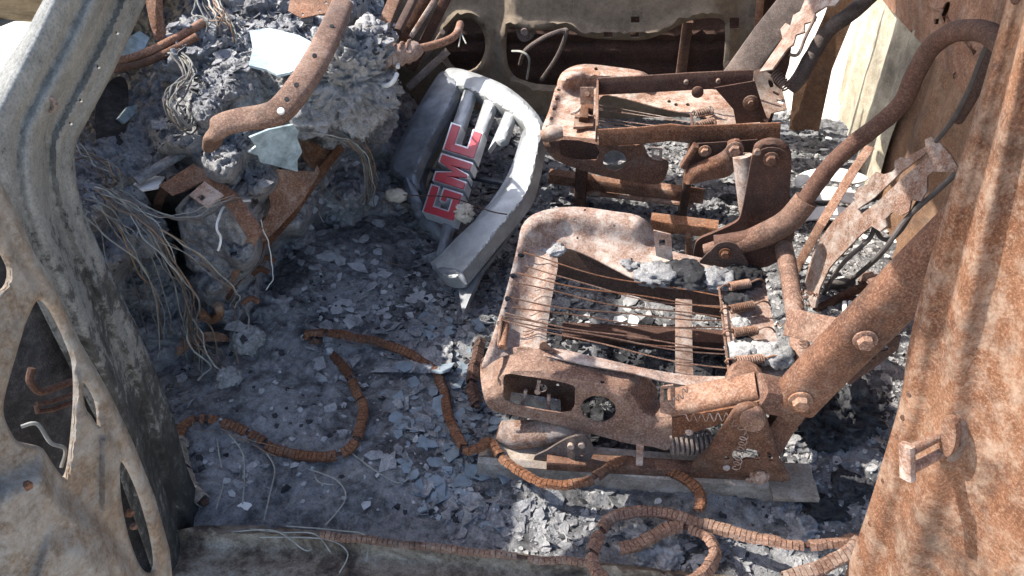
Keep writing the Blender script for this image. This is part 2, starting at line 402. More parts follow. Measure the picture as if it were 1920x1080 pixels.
# --- B pillar
b0 = Y(1597, 1075, .76); b1 = Y(1893, -20, .80)
bd = Vector((.50, -.65, 0)).normalized()
bpl = PL3(b0, b1, b0 + bd)
BL = [(1897, -40), (1888, 0), (1822, 230), (1745, 480), (1705, 640), (1690, 740), (1668, 820), (1625, 960), (1590, 1060), (1570, 1130)]
BO = BL + [(2060, 1130), (2060, -40)]
BLs = c2(BL, 5, False)
def b_rel(P):
    s = dpoly(P, BLs, False); k = np.interp(P[:, 1], [0, 500, 1080], [.55, 1, 1.25]); s = s / k
    return (-.008 * (1 - sst(0, 14, s)) - .006 * sst(24, 44, s) + .016 * sst(50, 82, s) - .016 * sst(84, 130, s) + .008 * sst(160, 240, s)
            + .002 * np.sin(P[:, 1] / 110.) * sst(60, 140, s))
V, F = sheet(BLs + [(2060, 1130), (2060, -40)], [ell(1672, 560, 2.5, 2.5, 8)], bpl, b_rel, sp=6, th=.004, crumple=.0025, cs=7)
bp = mk('b_pillar', V, F, M['rust_orange'], car, ang=70)
# striker : base plate stack on the pillar with a U-shaped loop
def bq(x, y, h=0): return Q(x, y, bpl) + bpl[1] * h
st = mk('striker_plate', *sheet(c2([(1768, 780), (1790, 772), (1802, 800), (1800, 838), (1785, 868), (1768, 852), (1764, 815)], 4), [], bpl, lambda P: np.full(len(P), .008), sp=8, th=.012), M['rust_ash'], bp)
mk('striker_plate', *sheet(c2([(1766, 790), (1782, 784), (1792, 805), (1790, 835), (1778, 856), (1766, 842)], 4), [], bpl, lambda P: np.full(len(P), .020), sp=8, th=.008), M['rust_lite'], bp)
for yy in (808, 842): mk('striker_pin', *tube([bq(1778, yy, .0), bq(1778, yy, .066)], .0062, 10), M['rust_lite'], bp)
e1 = bq(1778, 794, .066); e2 = bq(1778, 856, .066)
mk('striker_bar', *sweep([e1, e2], rrect(.017, .010, .003), upv=bpl[1]), M['rust_ash'], bp)

rnd = random.Random(21)
for t in np.linspace(.06, .94, 15):
    k = int(t * (len(BLs) - 1)); x, y = BLs[k]; q = Q(x + 13, y, bpl); mk('spot_weld', *disc(q - bpl[1] * .002, bpl[1], .0045, .0022, 10, .6), M['rust'], bp)
# --- open front door, inner panel with its stamped cut-outs
dpl = PL3(X(0, 340, -.56), X(330, 1080, -.56), X(330, 1080, -.56) + Vector((-.12, -.5, 0)))
DO = [(-60, 240), (0, 338), (30, 395), (62, 470), (95, 520), (150, 640), (205, 735), (250, 830), (290, 930), (318, 1030), (328, 1130), (-60, 1130)]
DH = [c2([(74, 562), (100, 590), (128, 650), (139, 690), (140, 760), (132, 850), (123, 893), (110, 885), (88, 852), (75, 838), (35, 828), (22, 812), (8, 780), (10, 740), (38, 640), (55, 590)], 4),
      c2([(-20, 440), (5, 480), (17, 510), (8, 541), (-20, 545)], 3),
      c2([(157, 716), (180, 752), (185, 798), (172, 780), (160, 762)], 3),
      c2([(226, 868), (240, 880), (262, 930), (282, 1000), (290, 1050), (284, 1075), (262, 1060), (240, 1000), (227, 930)], 4)]
def d_rel(P):
    e = dpoly(P, DO[1:11], False); r = .010 * sst(0, 10, e) + .006 * sst(26, 44, e)
    for hh in DH:
        d = dpoly(P, hh); r = r - .005 * (1 - sst(0, 6, d)) 
    v = P[:, 1] - np.interp(P[:, 0], [-60, 0, 80, 110, 190, 300], [900, 890, 850, 905, 965, 1120]); r = r + .020 * sst(-5, 60, v)
    w = P[:, 1] - np.interp(P[:, 0], [-60, 60, 90, 150, 200, 240], [1200, 1090, 1000, 1005, 1040, 1150]); r = r + .010 * sst(-20, 45, w)
    r = r + .010 * np.exp(-((P[:, 0] - 197) / 7.) ** 2) * sst(815, 830, P[:, 1]) * (1 - sst(940, 990, P[:, 1]))
    r = r - .006 * np.exp(-(np.abs(P[:, 0] - (-20 + (P[:, 1] - 860) * .1)) / 14.) ** 2)
    return r
V, F = sheet(DO, DH, dpl, d_rel, sp=5, th=.003, crumple=.0008, cs=5)
fd = mk('front_door', V, F, M['door'], car, ang=60)
# outer skin behind the door cut-outs, coloured black for the shade inside
V, F = sheet([(-80, 200), (20, 330), (120, 560), (230, 780), (330, 1080), (330, 1140), (-80, 1140)], [], (dpl[0] - dpl[1] * .13, dpl[1]), None, sp=30, th=.002)
mk('outer_skin', V, F, M['char'], fd)
def dq(x, y, d): return Q(x, y, (dpl[0] - dpl[1] * d, dpl[1]))
mk('window_regulator', *tube([dq(60, 690, .06), dq(56, 715, .06), dq(75, 735, .06), dq(100, 728, .06), dq(135, 715, .06)], .004, 8, 5), M['rust_dark'], fd)
mk('regulator_rail', *tube([dq(68, 758, .07), dq(100, 752, .07), dq(140, 738, .07), dq(140, 752, .07), dq(100, 768, .07), dq(70, 772, .07), dq(68, 758, .07)], .003, 8), M['rust_dark'], fd)
mk('door_harness', *tube([dq(40, 800, .05), dq(70, 795, .04), dq(95, 830, .03), dq(122, 842, .02), dq(115, 875, .03)], .0022, 6, 6), M['wire_mid'], fd)
for (x, y, r) in ((6, 893, .006), (203, 945, .005), (211, 970, .004)):
    mk('scab', *disc(Q(x, y, dpl) + dpl[1] * .03, dpl[1], r, .006, 9, .5), M['rust'], fd)

# --- far door : inner panel with its openings, skin behind
fpl = YP(2.30)
FO = [(735, -60), (1430, -60), (1424, 120), (1400, 215), (735, 235)]
FH = [ell(872, 84, 38, 50, 24), c2([(951, 58), (965, 52), (990, 58), (1065, 55), (1085, 66), (1112, 72), (1165, 75), (1210, 74), (1245, 62), (1290, 40), (1330, 34), (1356, 38), (1360, 60), (1356, 120), (1345, 160), (1200, 165), (1030, 160), (985, 152), (962, 140), (950, 110)], 3),
      [(1368, 33), (1386, 33), (1386, 54), (1368, 54)], [(1183, 31), (1199, 31), (1199, 43), (1183, 43)], [(1132, 60), (1148, 60), (1148, 70), (1132, 70)], [(1182, 60), (1198, 60), (1198, 70), (1182, 70)]]
def f_rel(P):
    d1 = dpoly(P, FH[0]); d2 = dpoly(P, FH[1])
    r = .018 * bump(10, 8, d1) - .012 * (1 - sst(0, 5, d1)) + .014 * bump(9, 7, d2) - .012 * (1 - sst(0, 4, d2))
    b = sst(930, 965, P[:, 0]) * (1 - sst(1330, 1400, P[:, 0])) * (1 - sst(60, 84, P[:, 1])); return r + .05 * b
V, F = sheet(FO, FH, fpl, f_rel, sp=9, th=.003, crumple=.004)
far = mk('far_door', V, F, M['fardoor'], car, ang=60)
V, F = sheet([(720, -60), (1440, -60), (1420, 235), (720, 240)], [], YP(2.40), lambda P: .018 * (bump(62, 9, P[:, 1]) + bump(96, 10, P[:, 1])) + .01 * bump(140, 14, P[:, 1]), sp=12, th=.002)
mk('outer_skin', V, F, M['rust_dark'], far)
mk('brace', *sweep([Y(1290, 40, 2.36), Y(1275, 150, 2.36)], rrect(.03, .02, .004), upv=Vector((0, -1, 0))), M['rust'], far)
bolt('bolt', Y(986, 52, 2.29), Vector((0, -1, 0)), .012, M['rust_grey'], far)
mk('hinge_plate', *sheet(c2([(968, 40), (985, 32), (1002, 38), (1005, 58), (995, 74), (978, 78), (968, 62)], 3), [], YP(2.285), None, sp=10, th=.006), M['rust_grey'], far)
mk('hinge_stub', *disc(Y(987, 50, 2.27), Vector((0, -1, -.1)), .011, .035, 14), M['rust_grey'], far)
mk('cable_loop', *tube([Y(975, 120, 2.27), Y(985, 95, 2.2), Y(1020, 70, 2.18), Y(1055, 57, 2.2), Y(1062, 62, 2.2), Y(1045, 105, 2.22), Y(1015, 150, 2.24)], .006, 8, 6), M['rust_grey'], far)
mk('door_wire', *tube([Y(960, 96, 2.2), Y(980, 98, 2.18), Y(992, 112, 2.18), Y(988, 148, 2.22)], .0035, 6, 6), M['wire'], far)
# far footwell kick panels and hinge struts left of the far door
for i, (a, b, w, mm) in enumerate([((845, -20), (770, 130), .028, 'rust_dark'), ((800, -10), (740, 110), .03, 'rust'), ((815, 0), (770, 70), .014, 'rust_ash'), ((790, 118), (830, 60), .012, 'rust_grey'), ((840, 95), (765, 165), .02, 'rust_grey')]):
    mk('hinge_strut', *sweep([Y(*a, 2.22 - i * .02), Y(*b, 2.16 - i * .02)], rrect(w, .016, .004), upv=Vector((0, -1, 0))), M[mm], far)

# --- rear wall of the cab : corrugated cream lower wall, perforated beam, rust upper panel
wpl = XP(.62, -1)
def wall_grid(y0, y1, z0, z1, x, cut=None):
    ys = np.arange(y0, y1, .006); zs = np.arange(z0, z1 + .01, .03); V = []
    for z in zs:
        for y in ys:
            V.append(Vector((x + .009 * math.tanh(1.6 * math.sin(y * 40.)) + .003 * math.sin(y * 17 + 1) + .004 * nz((0, y, z), 6, 3), y, z + (0 if cut is None else cut(y) * (z - z0) / (z1 - z0)))))
    n = len(ys); F = [(j*n+i, j*n+i+1, (j+1)*n+i+1, (j+1)*n+i) for j in range(len(zs) - 1) for i in range(n - 1)]
    return V, F
rw = mk('back_wall', *wall_grid(1.0, 2.62, -.02, .95, .625), M['wallrust'], car, ang=60)
mk('wall_lining', *wall_grid(1.96, 2.60, .0, .66, .605, lambda y: .05 * nz((y, 0, 7), 9, 3)), M['cream'], rw, ang=60)
V, F = sheet([(1630, -60), (1650, -5), (1700, 52), (1740, 95), (1800, 165), (1845, 225), (1880, 290), (1960, 330), (1960, -60)],
             [c2([(1763, 28), (1772, 6), (1781, 4), (1780, 16), (1772, 30)], 2), [(1752, 36), (1761, 35), (1759, 46), (1751, 45)], [(1709, 56), (1716, 55), (1714, 66), (1708, 64)], [(1750, 66), (1759, 65), (1760, 75), (1753, 74)], [(1786, 140), (1792, 134), (1795, 146), (1788, 150)]],
             XP(.575, -1), lambda P: -.018 * (1 - sst(0, 40, dpoly(P, [(1630, -60), (1650, -5), (1700, 52), (1740, 95), (1800, 165), (1845, 225), (1880, 290)], False))) + .012 * bump(62, 6, dpoly(P, [(1650, -5), (1740, 95), (1845, 225)], False)), sp=9, th=.003, crumple=.004)
mk('wall_beam', V, F, M['rust_lite'], rw, ang=60)
# far B-pillar base and post at the far rear corner
V, F = sweep([Y(1372, 165, 2.12), Y(1440, 70, 2.14), Y(1530, -40, 2.16)], rrect(.085, .06, .02), upv=Vector((-.5, -1, .3)), rough=.004)
mk('far_b_pillar', V, F, M['rust_grey'], car)
V, F = sheet([(1478, 255), (1490, 150), (1545, 30), (1570, -40), (1630, -40), (1560, 130), (1532, 262)], [], PL3(Z(1470, 250, 0), Z(1535, 262, 0), Z(1535, 262, 0) + Vector((0, 0, 1))), None, sp=12, th=.003, crumple=.006)
mk('corner_panel', V, F, M['wallrust'], car)
V, F = sheet([(1385, 150), (1405, 60), (1440, -40), (1500, -40), (1480, 120), (1440, 250), (1400, 230)], [], YP(2.33), None, sp=14, th=.003)
mk('corner_panel', V, F, M['rust_dark'], car)
mk('corner_post', *sweep([Y(1427, -20, 2.28), Y(1420, 60, 2.28)], rrect(.022, .02, .004)), M['rust_orange'], car)
# fender remains beyond the A pillar
def hood_edge(y): return -.86 - .16 * float(sst(1.05, 1.30, y)) - .05 * math.sin(math.pi * (y - .76) / 1.54)
HV = []; nx, ny = 26, 40
for j in range(ny + 1):
    y = .76 + 1.54 * j / ny
    for i in range(nx + 1):
        t = i / nx; x = hood_edge(y) - 1.3 * t
        HV.append(Vector((x, y, .62 + .155 * (1 - float(sst(1.02, 1.25, y))) * max(0, 1 - 3 * t) - .05 * t + .03 * math.sin(math.pi * j / ny) - .05 * (1 - sst(0, .06, y - .76)) + .006 * nz((x, y, 0), 4))))  # near rear edge raised as an added bump to shade the footwell
n = nx + 1; HF = [(j*n+i, j*n+i+1, (j+1)*n+i+1, (j+1)*n+i) for j in range(ny) for i in range(nx)]
k = len(HV); HV = HV + [v - Vector((0, 0, .006)) for v in HV]; HF = HF + [tuple(q + k for q in f) for f in HF] + [(j*n, (j+1)*n, (j+1)*n + k, j*n + k) for j in range(ny)]
hood = mk('hood', HV, HF, M['cream'], car)
fv = [Vector((x, .755 - .02 * b, z)) for b, z in enumerate((.60, .35, .05, -.35)) for x in np.linspace(-2.1, -.80, 14)]
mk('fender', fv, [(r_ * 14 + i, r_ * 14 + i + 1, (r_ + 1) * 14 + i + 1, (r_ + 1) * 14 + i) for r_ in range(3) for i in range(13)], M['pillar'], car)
mk('hood_strip', *sweep([Z(-40, 52, .66), Z(40, 22, .66), Z(95, -30, .66)], rrect(.03, .012, .003)), plain('blue_grey_strip', (.13, .155, .19), .5), hood)

# ================================================================== BURNT DASHBOARD
dash = empty('burnt_dashboard', (-.85, 1.4, .0), 'collapsed grey ash heap of a burnt dashboard beside the pillar', 'dashboard')
CT = [(760, 470, 0), (700, 450, .0), (620, 440, .03), (640, 340, .12), (600, 300, .20), (720, 330, .06), (740, 250, .08), (700, 250, .20), (600, 220, .38), (650, 150, .42),
      (560, 130, .48), (520, 85, .50), (460, 60, .50), (430, 150, .49), (395, 100, .49), (380, 200, .48), (450, 245, .41), (480, 330, .36), (540, 400, .20), (420, 300, .42),
      (300, 200, .38), (260, 285, .36), (330, 255, .43), (200, 300, .38), (180, 200, .33), (250, 110, .38), (330, 330, .34), (410, 400, .30), (450, 460, .26), (400, 520, .18),
      (335, 470, .03), (300, 420, .10), (310, 560, .06), (240, 430, .30), (270, 520, .16), (265, 610, .08), (215, 470, .32), (170, 380, .42), (350, 600, .05), (440, 570, .09),
      (490, 610, .02), (520, 540, .05), (545, 480, .05), (400, 650, .0), (320, 720, .0), (270, 680, .05), (480, 690, -.01), (620, 560, -.01), (800, 330, .0), (820, 200, .0), (780, 130, .02),
      (710, 60, .40), (640, 10, .50), (760, 20, .12), (830, 60, .02), (540, -20, .5), (400, -20, .5), (250, -20, .45), (140, 60, .36), (700, 560, -.015), (130, 300, .40), (600, 650, -.02), (820, 480, -.015)]
CTa = np.array(CT)
def dash_z(P):
    d2 = ((P[:, None, :] - CTa[None, :, :2]) ** 2).sum(2) + 60.; w = d2 ** -1.9; return (w * CTa[None, :, 2]).sum(1) / w.sum(1)
xs = np.arange(120, 850, 2.3); ys = np.arange(-40, 700, 2.3); gx, gy = np.meshgrid(xs, ys); P = np.stack([gx.ravel(), gy.ravel()], 1)
zz = dash_z(P); V = []
for (x, y), z in zip(P.tolist(), zz.tolist()):
    b = Z(x, y, z); k = min(1, max(0, (z + .01) / .06))
    wv = b + noise.noise_vector(b * 22) * .016 + noise.noise_vector(b * 60) * .006
    a = noise.fractal(wv * 9, .9, 2, 4); c = noise.ridged_multi_fractal(wv * 34, .75, 2.2, 5, 1, 2) - 1.0; e = noise.turbulence(wv * 90, 3, True) - .4
    d = Vector((.35, -.55, .75)) * ((.026 * a + .015 * c + .006 * e) * k)
    V.append(b + d)
n = len(xs); F = [(j*n+i, j*n+i+1, (j+1)*n+i+1, (j+1)*n+i) for j in range(len(ys) - 1) for i in range(n - 1)]
mk('ash_mass', V, F, M['ash'], dash, ang=180)
def qz(x, y, z): return Z(x, y, z)
mk('ash_clump', *blob(qz(655, 150, .46), (.085, .085, .095), .030, 34, 6, 'ridge'), M['ash_pale'], dash, ang=180, label='pale crinkled ash clump at end of dashboard')
mk('ash_clump', *blob(qz(690, 100, .44), (.05, .06, .06), .022, 30, 5, 'ridge', seed=2), M['ash_pale'], dash, ang=180)
mk('ash_clump', *blob(qz(600, 200, .42), (.06, .05, .05), .022, 26, 5, 'ridge', seed=4), M['ash'], dash, ang=180)
mk('ash_clump', *blob(qz(640, 215, .36), (.055, .055, .06), .024, 30, 6, 'ridge', seed=31), M['ash'], dash, ang=180)
mk('ash_clump', *blob(qz(700, 215, .30), (.04, .05, .06), .02, 32, 5, 'ridge', seed=33), M['ash'], dash, ang=180)
mk('ash_clump', *blob(qz(500, 45, .46), (.13, .08, .07), .035, 18, 6, 'ridge', seed=6), M['ash'], dash, ang=180)
mk('ash_clump', *blob(qz(390, 130, .45), (.07, .08, .07), .03, 22, 6, 'ridge', seed=8), M['ash'], dash, ang=180)
mk('ash_clump', *blob(qz(440, 190, .44), (.06, .06, .06), .025, 24, 5, 'turb', seed=9), M['ash'], dash, ang=180)
mk('ash_clump', *blob(qz(452, 285, .37), (.05, .05, .045), .024, 30, 6, 'ridge', seed=11), M['ash'], dash, ang=180)
mk('ash_clump', *blob(qz(345, 225, .43), (.03, .03, .03), .014, 40, 4, 'ridge', seed=12), M['ash_pale'], dash, ang=180)
mk('ash_clump', *blob(qz(465, 640, .05), (.032, .03, .032), .008, 60, 5, 'ridge', seed=13), M['ash_pale'], dash, ang=180)
mk('ash_clump', *blob(qz(432, 715, .03), (.022, .02, .03), .010, 60, 4, 'ridge', seed=14), M['ash_pale'], dash, ang=180)
for i, (x, y, z, r) in enumerate([(245, 440, .27, .05), (268, 520, .14, .045), (255, 560, .10, .04), (285, 470, .16, .04), (340, 560, .06, .05), (230, 400, .3, .045), (300, 610, .04, .05), (500, 590, .03, .05)]):
    mk('ash_clump', *blob(qz(x, y, z), (r, r, r * .8), r * .35, 26, 5, 'ridge', seed=20 + i), M['ash'], dash, ang=180)
# boxy burnt module with its bent bracket
c0 = [qz(330, 392, .30), qz(425, 330, .31), qz(482, 425, .29), qz(395, 478, .29)]
dn = Vector((.08, -.02, -.17))
def slab(top, off, sub=14, amp=.008, fs=40):
    V = []; F = []; n = sub + 1
    def face(a, b, c, d):
        k = len(V)
        for j in range(n):
            for i in range(n):
                u, v = i / sub, j / sub; p = (a * (1-u) + b * u) * (1-v) + (d * (1-u) + c * u) * v
                V.append(p + Vector((.3, -.6, .7)) * (amp * (noise.turbulence(p * fs, 4, True) - .5)))
        for j in range(sub):
            for i in range(sub): F.append((k+j*n+i, k+j*n+i+1, k+(j+1)*n+i+1, k+(j+1)*n+i))
    a, b, c, d = top; lo = [p + off for p in top]
    face(a, b, c, d); face(d, c, lo[2], lo[3]); face(a, d, lo[3], lo[0]); face(c, b, lo[1], lo[2]); return V, F
MO = [(328, 392), (360, 378), (400, 366), (440, 380), (468, 442), (448, 490), (420, 536), (402, 542), (350, 500), (340, 450)]
mk('burnt_module', *sheet(MO, [], PL3(qz(330, 395, .32), qz(462, 440, .28), qz(400, 535, .14)), lambda P: .008 * sst(0, 10, dpoly(P, MO)), sp=3.5, th=.07, crumple=.009, cs=60), M['ash'], dash, ang=180)
bkp = PL3(qz(310, 352, .345), qz(425, 345, .345), qz(485, 425, .30))
bkp = (bkp[0] + bkp[1] * .05, bkp[1])
V, F = sheet([(298, 348), (362, 307), (395, 326), (445, 362), (486, 420), (484, 440), (464, 447), (430, 392), (402, 366), (380, 340), (345, 358), (322, 366)], [], bkp, lambda P: .006 * np.sin(P[:, 0] / 22.), sp=8, th=.003, crumple=.004)
br = mk('module_bracket', V, F, M['rust_lite'], dash)
V, F = sheet([(354, 366), (383, 340), (420, 366), (388, 390)], [[(370, 370), (378, 364), (386, 371), (378, 377)]], (bkp[0] + bkp[1] * .012, bkp[1]), None, sp=8, th=.003, crumple=.002)
mk('bracket_tab', V, F, M['rust_ash'], br)
mk('bracket_leg', *sweep([qz(482, 425, .295), qz(462, 470, .24), qz(436, 515, .17), qz(420, 545, .12)], rrect(.022, .004, .0015), upv=Vector((.5, -.8, .2))), M['rust_lite'], br)
mk('bracket_leg', *sweep([qz(312, 350, .345), qz(298, 375, .31), qz(292, 395, .27)], rrect(.018, .004, .0015), upv=Vector((.5, -.8, .2))), M['rust'], br)
mk('silver_plate', *sheet([(250, 345), (272, 328), (308, 331), (296, 352), (266, 357)], [], PL3(qz(250, 345, .36), qz(308, 331, .36), qz(266, 357, .36)), None, sp=8, th=.003), M['flake_w'], dash)
mk('duct_edge', *sweep([qz(255, 340, .37), qz(300, 312, .38), qz(345, 285, .39)], rrect(.02, .012, .003)), M['ash'], dash)
# lower bracket, orange sheet and clips
for pts in ([(440, 455), (470, 440), (455, 500), (415, 545)], ):
    mk('lower_bracket', *sweep([qz(495, 450, .20), qz(478, 490, .17), qz(440, 530, .12), (qz(405, 590, .06))], rrect(.016, .008, .002)), M['rust'], dash)
V, F = sheet(c2([(330, 650), (350, 632), (385, 622), (420, 626), (428, 640), (390, 640), (350, 655), (335, 668)], 3), [], PL3(qz(330, 650, .04), qz(385, 622, .06), qz(428, 640, .05)), None, sp=8, th=.004)
mk('curved_bracket', V, F, M['rust_orange'], dash)
mk('curved_bracket', *tube([qz(375, 585, .1), qz(395, 600, .07), qz(412, 590, .09), qz(408, 572, .12)], .009, 8, 5), M['rust_orange'], dash)
for (x, y) in ((480, 485), (488, 510), (470, 565), (500, 488)):
    mk('clip', *tube([qz(x - 14, y + 4, .13), qz(x, y - 6, .14), qz(x + 16, y + 2, .13)], .006, 8, 4), M['rust'], dash)

# cross-car support arm: flattened, bent pressed steel
arm = empty('support_arm', qz(400, 275, .40), 'bent rusty pressed steel support arm lying over the ash', 'bracket')
AP = [qz(642, 8, .60), qz(622, 55, .60), qz(596, 108, .59), qz(560, 165, .575), qz(527, 205, .56), qz(500, 217, .555), qz(455, 224, .55), qz(420, 233, .545), qz(403, 248, .53), qz(398, 272, .47)]
def oval(w, h, n=16): return [(w * math.copysign(abs(math.cos(a)) ** .7, math.cos(a)), h * math.copysign(abs(math.sin(a)) ** .8, math.sin(a))) for a in np.linspace(0, 2 * math.pi, n, endpoint=False)]
PP = crom(AP, 6); am = mk('arm', *sweep(PP, oval(.0215, .012), upv=Vector((.25, -.5, .8)), scale=list(np.interp(range(len(PP)), [0, 8, 25, 33, 54], [1, 1.05, 1.05, .95, .85]))), M['rust_lite'], arm)
for (x, y, z) in ((622, 50, .605), (556, 160, .59), (538, 187, .585), (590, 105, .605)):
    mk('bolt_hole', *disc(qz(x, y, z + .006), Vector((.25, -.5, .8)), .0042, .0025, 10), M['char'], arm)
mk('rivet', *disc(qz(527, 209, .572), Vector((.25, -.5, .8)), .006, .004, 10, .4), M['flake_w'], arm)
V, F = sheet([(545, -10), (640, -12), (648, 10), (625, 22), (600, 26), (565, 34), (540, 20)], [ell(568, 27, 2.5, 2.5, 8), ell(600, 20, 3, 2.5, 8), ell(611, 5, 3, 2.5, 8)], PL3(qz(545, 20, .56), qz(640, 20, .56), qz(600, -10, .58)), None, sp=8, th=.003)
mk('end_plate', V, F, M['rust_lite'], arm)
# steering column shaft
colm = empty('steering_shaft', qz(715, 110, .48), 'rusty steering shaft with coiled collar and thin bent rod', 'shaft')
mk('collar', *tube([qz(712, 116, .50), qz(728, 108, .50), qz(748, 103, .50), qz(768, 98, .50), qz(782, 90, .50)], [.021, .018, .022, .019, .021, .014], 16, 5, rough=.004, rs=90), M['rust_ash'], colm)
for k in range(4): mk('collar_band', *tube([qz(726 + k * 14, 109 - k * 4, .50) + (Vector((0, .023 * math.cos(a), .023 * math.sin(a)))) for a in np.linspace(0, 6.28, 18)], .0028, 6), M['rust_lite'], colm)
mk('bent_rod', *tube([qz(778, 93, .50), qz(815, 84, .50), qz(843, 74, .50), qz(857, 62, .50), qz(863, 45, .50)], .0085, 12, 6), M['rust_lite'], colm)
for (a, b) in ((860, 88), (874, 82)): mk('wire_end', *tube([qz(863, 48, .505), qz(864, 60, .5), qz(a, b, .49)], .0015, 5, 4), M['wire'], colm)
mk('wire_ring', *tube([qz(722 + 24 * math.cos(a), 125 + 36 * math.sin(a), .47 + .02 * math.cos(a)) for a in np.linspace(.4, 6.3, 24)], .0045, 8), M['flake_w'], colm)
# uprights behind the clump
for nm, a, b, w, mm in (('upright', (745, -10), (712, 70), .034, 'rust_lite'), ('upright', (668, 40), (690, 95), .02, 'rust'), ('upright', (780, -10), (745, 60), .02, 'rust_dark')):
    mk(nm, *sweep([qz(*a, .45), qz(*b, .40)], rrect(w, .02, .005), upv=Vector((0, -.6, .8))), M[mm], dash)
# left-hand bracket and steel rods
lb = empty('pipe_bracket', qz(300, 80, .42), 'rusty twin steel pipes with a flat pressed bracket beside pillar', 'pipes')
mk('flat_bracket', *sheet([(268, -20), (302, -20), (305, 30), (311, 78), (290, 74), (280, 40)], [], PL3(qz(268, -20, .62), qz(302, -20, .62), qz(305, 78, .53)), lambda P: .01 * bump(0, 8, P[:, 0] - 290), sp=7, th=.003), M['rust_lite'], lb)
mk('pipe', *tube([qz(192, 120, .50), qz(250, 108, .51), qz(310, 82, .53), qz(382, 42, .55)], .0085, 12, 8, rough=.001), M['rust_lite'], lb)
mk('pipe', *tube([qz(195, 132, .49), qz(262, 120, .50), qz(320, 96, .52), qz(370, 68, .54)], .008, 12, 8, rough=.001), M['rust'], lb)
# orange torn sheet to the right of the heap
tp = PL3(qz(492, 312, .34), qz(590, 318, .30), qz(505, 450, .20))
V, F = sheet([(488, 316), (530, 318), (590, 322), (595, 308), (600, 322), (566, 380), (520, 430), (492, 456), (476, 450), (486, 425), (500, 405), (508, 385), (500, 350)], [], tp, lambda P: .02 * np.sin((P[:, 0] - 480) / 60.), sp=8, th=.002, crumple=.006, cs=12)
ts = mk('torn_sheet', V, F, M['rust_orange'], None, label='torn orange rusted sheet metal flap below blue grey glass', cat='sheet metal')
tp2 = PL3(qz(555, 265, .33), qz(640, 276, .28), qz(590, 318, .27))
V, F = sheet(c2([(554, 268), (566, 261), (590, 268), (618, 281), (645, 280), (632, 296), (610, 312), (590, 318), (572, 300)], 3), [], tp2, lambda P: -.02 * bump(0, 30, P[:, 0] - 590), sp=8, th=.002, crumple=.004)
mk('flap', V, F, M['rust_orange'], ts)
mk('edge_strip', *sweep([qz(640, 275, .29), qz(600, 325, .26), qz(545, 405, .215), qz(500, 455, .19)], rrect(.018, .004, .001), upv=Vector((.3, -.8, .5))), M['rust'], ts)

# glass sheets
for nm, pts, zs, lab, mm in (
    ('glass_shard', [(468, 58), (505, 52), (560, 66), (588, 80), (578, 115), (545, 135), (520, 140), (500, 130), (466, 122), (474, 92)], (.545, .545, .53), 'large pale clouded glass sheet glaring in the sun on the ash', 'glass'),
    ('glass_shard', [(468, 258), (505, 243), (550, 234), (560, 246), (557, 258), (567, 285), (558, 300), (558, 322), (520, 312), (488, 304), (484, 292), (466, 286), (480, 275)], (.44, .41, .36), 'jagged blue grey glass shard above the torn orange sheet', 'glass'),
    ('glass_shard', [(303, 108), (325, 100), (346, 104), (342, 132), (322, 139), (308, 126)], (.49, .49, .47), 'small pale green glass shard under the twin pipes', 'glass'),
    ('glass_shard', [(222, 80), (262, 58), (280, 70), (268, 98), (236, 106), (218, 104)], (.48, .48, .46), 'pale blue glass fragment between pillar and flat bracket', 'glass'),
    ('glass_shard', [(222, 222), (240, 200), (258, 196), (254, 212), (234, 232)], (.40, .40, .38), 'small square glass fragment in the dashboard hollow', 'glass')):
    pl = PL3(qz(*pts[0], zs[0]), qz(*pts[len(pts)//3], zs[1]), qz(*pts[2*len(pts)//3], zs[2]))
    V, F = sheet(pts, [], pl, lambda P: .003 * np.sin(P[:, 0] / 17.) , sp=8, th=.005, crumple=.003, cs=22)
    mk(nm, V, F, M[mm], None, label=lab, cat='glass shard')
V, F = sheet(c2([(180, 195), (215, 145), (240, 160), (235, 250), (215, 300), (185, 280)], 3), [], PL3(qz(180, 195, .40), qz(240, 160, .40), qz(215, 300, .36)), None, sp=10, th=.004, crumple=.006)
mk('dark_duct', V, F, M['char'], dash)

# ---- wire bundles
def bundle(name, path, n, spread, r, mat, label, jit=.0, parent=None, cat='wires', group=None, fray=0):
    root = empty(name, path[-1], label, cat, group); rnd = random.Random(hash(label) % 1000 if False else sum(map(ord, label)))
    for i in range(n):
        o = Vector((rnd.gauss(0, spread), rnd.gauss(0, spread), rnd.gauss(0, spread))); pts = []
        L = len(path)
        for k, p in enumerate(path):
            q = Vector((rnd.gauss(0, spread), rnd.gauss(0, spread), rnd.gauss(0, spread))) * .7
            f = 1 + fray * (k / (L - 1)) ** 2
            pts.append(p + (o + q) * f)
        pts = crom(pts, 4); pts = [p + noise.noise_vector(p * 45 + Vector((i * 3.1, 0, 0))) * .0045 for p in pts]
        mk('wire', *tube(pts, r * rnd.choice((.45, .6, .7, .95, 1.15)), 5, 3), mat if mat is not M['wire'] else rnd.choice((M['wire'], M['wire'], M['wire_mid'], M['wire_dark'], M['copper'])), root)
    return root
bundle('wire_bundle', [qz(138, 272, .46), qz(160, 290, .45), qz(185, 302, .44), qz(205, 320, .43), qz(212, 338, .41), qz(196, 350, .40)], 13, .006, .0015, M['wire'], 'bundle of bare grey wires curling out from behind the pillar')
bundle('wire_bundle', [qz(300, 92, .50), qz(335, 105, .51), qz(357, 140, .51), qz(330, 172, .50), qz(322, 205, .49), qz(345, 240, .46), qz(362, 232, .46), qz(366, 205, .47)], 14, .0055, .0015, M['wire'], 'looped bundle of bare wires hanging below the twin pipes')
bundle('wire_bundle', [qz(385, -15, .56), qz(395, 15, .56), qz(412, 40, .55), qz(405, 70, .52)], 16, .010, .0016, M['wire'], 'thick dark wire bundle standing at the back of the ash', fray=.6)
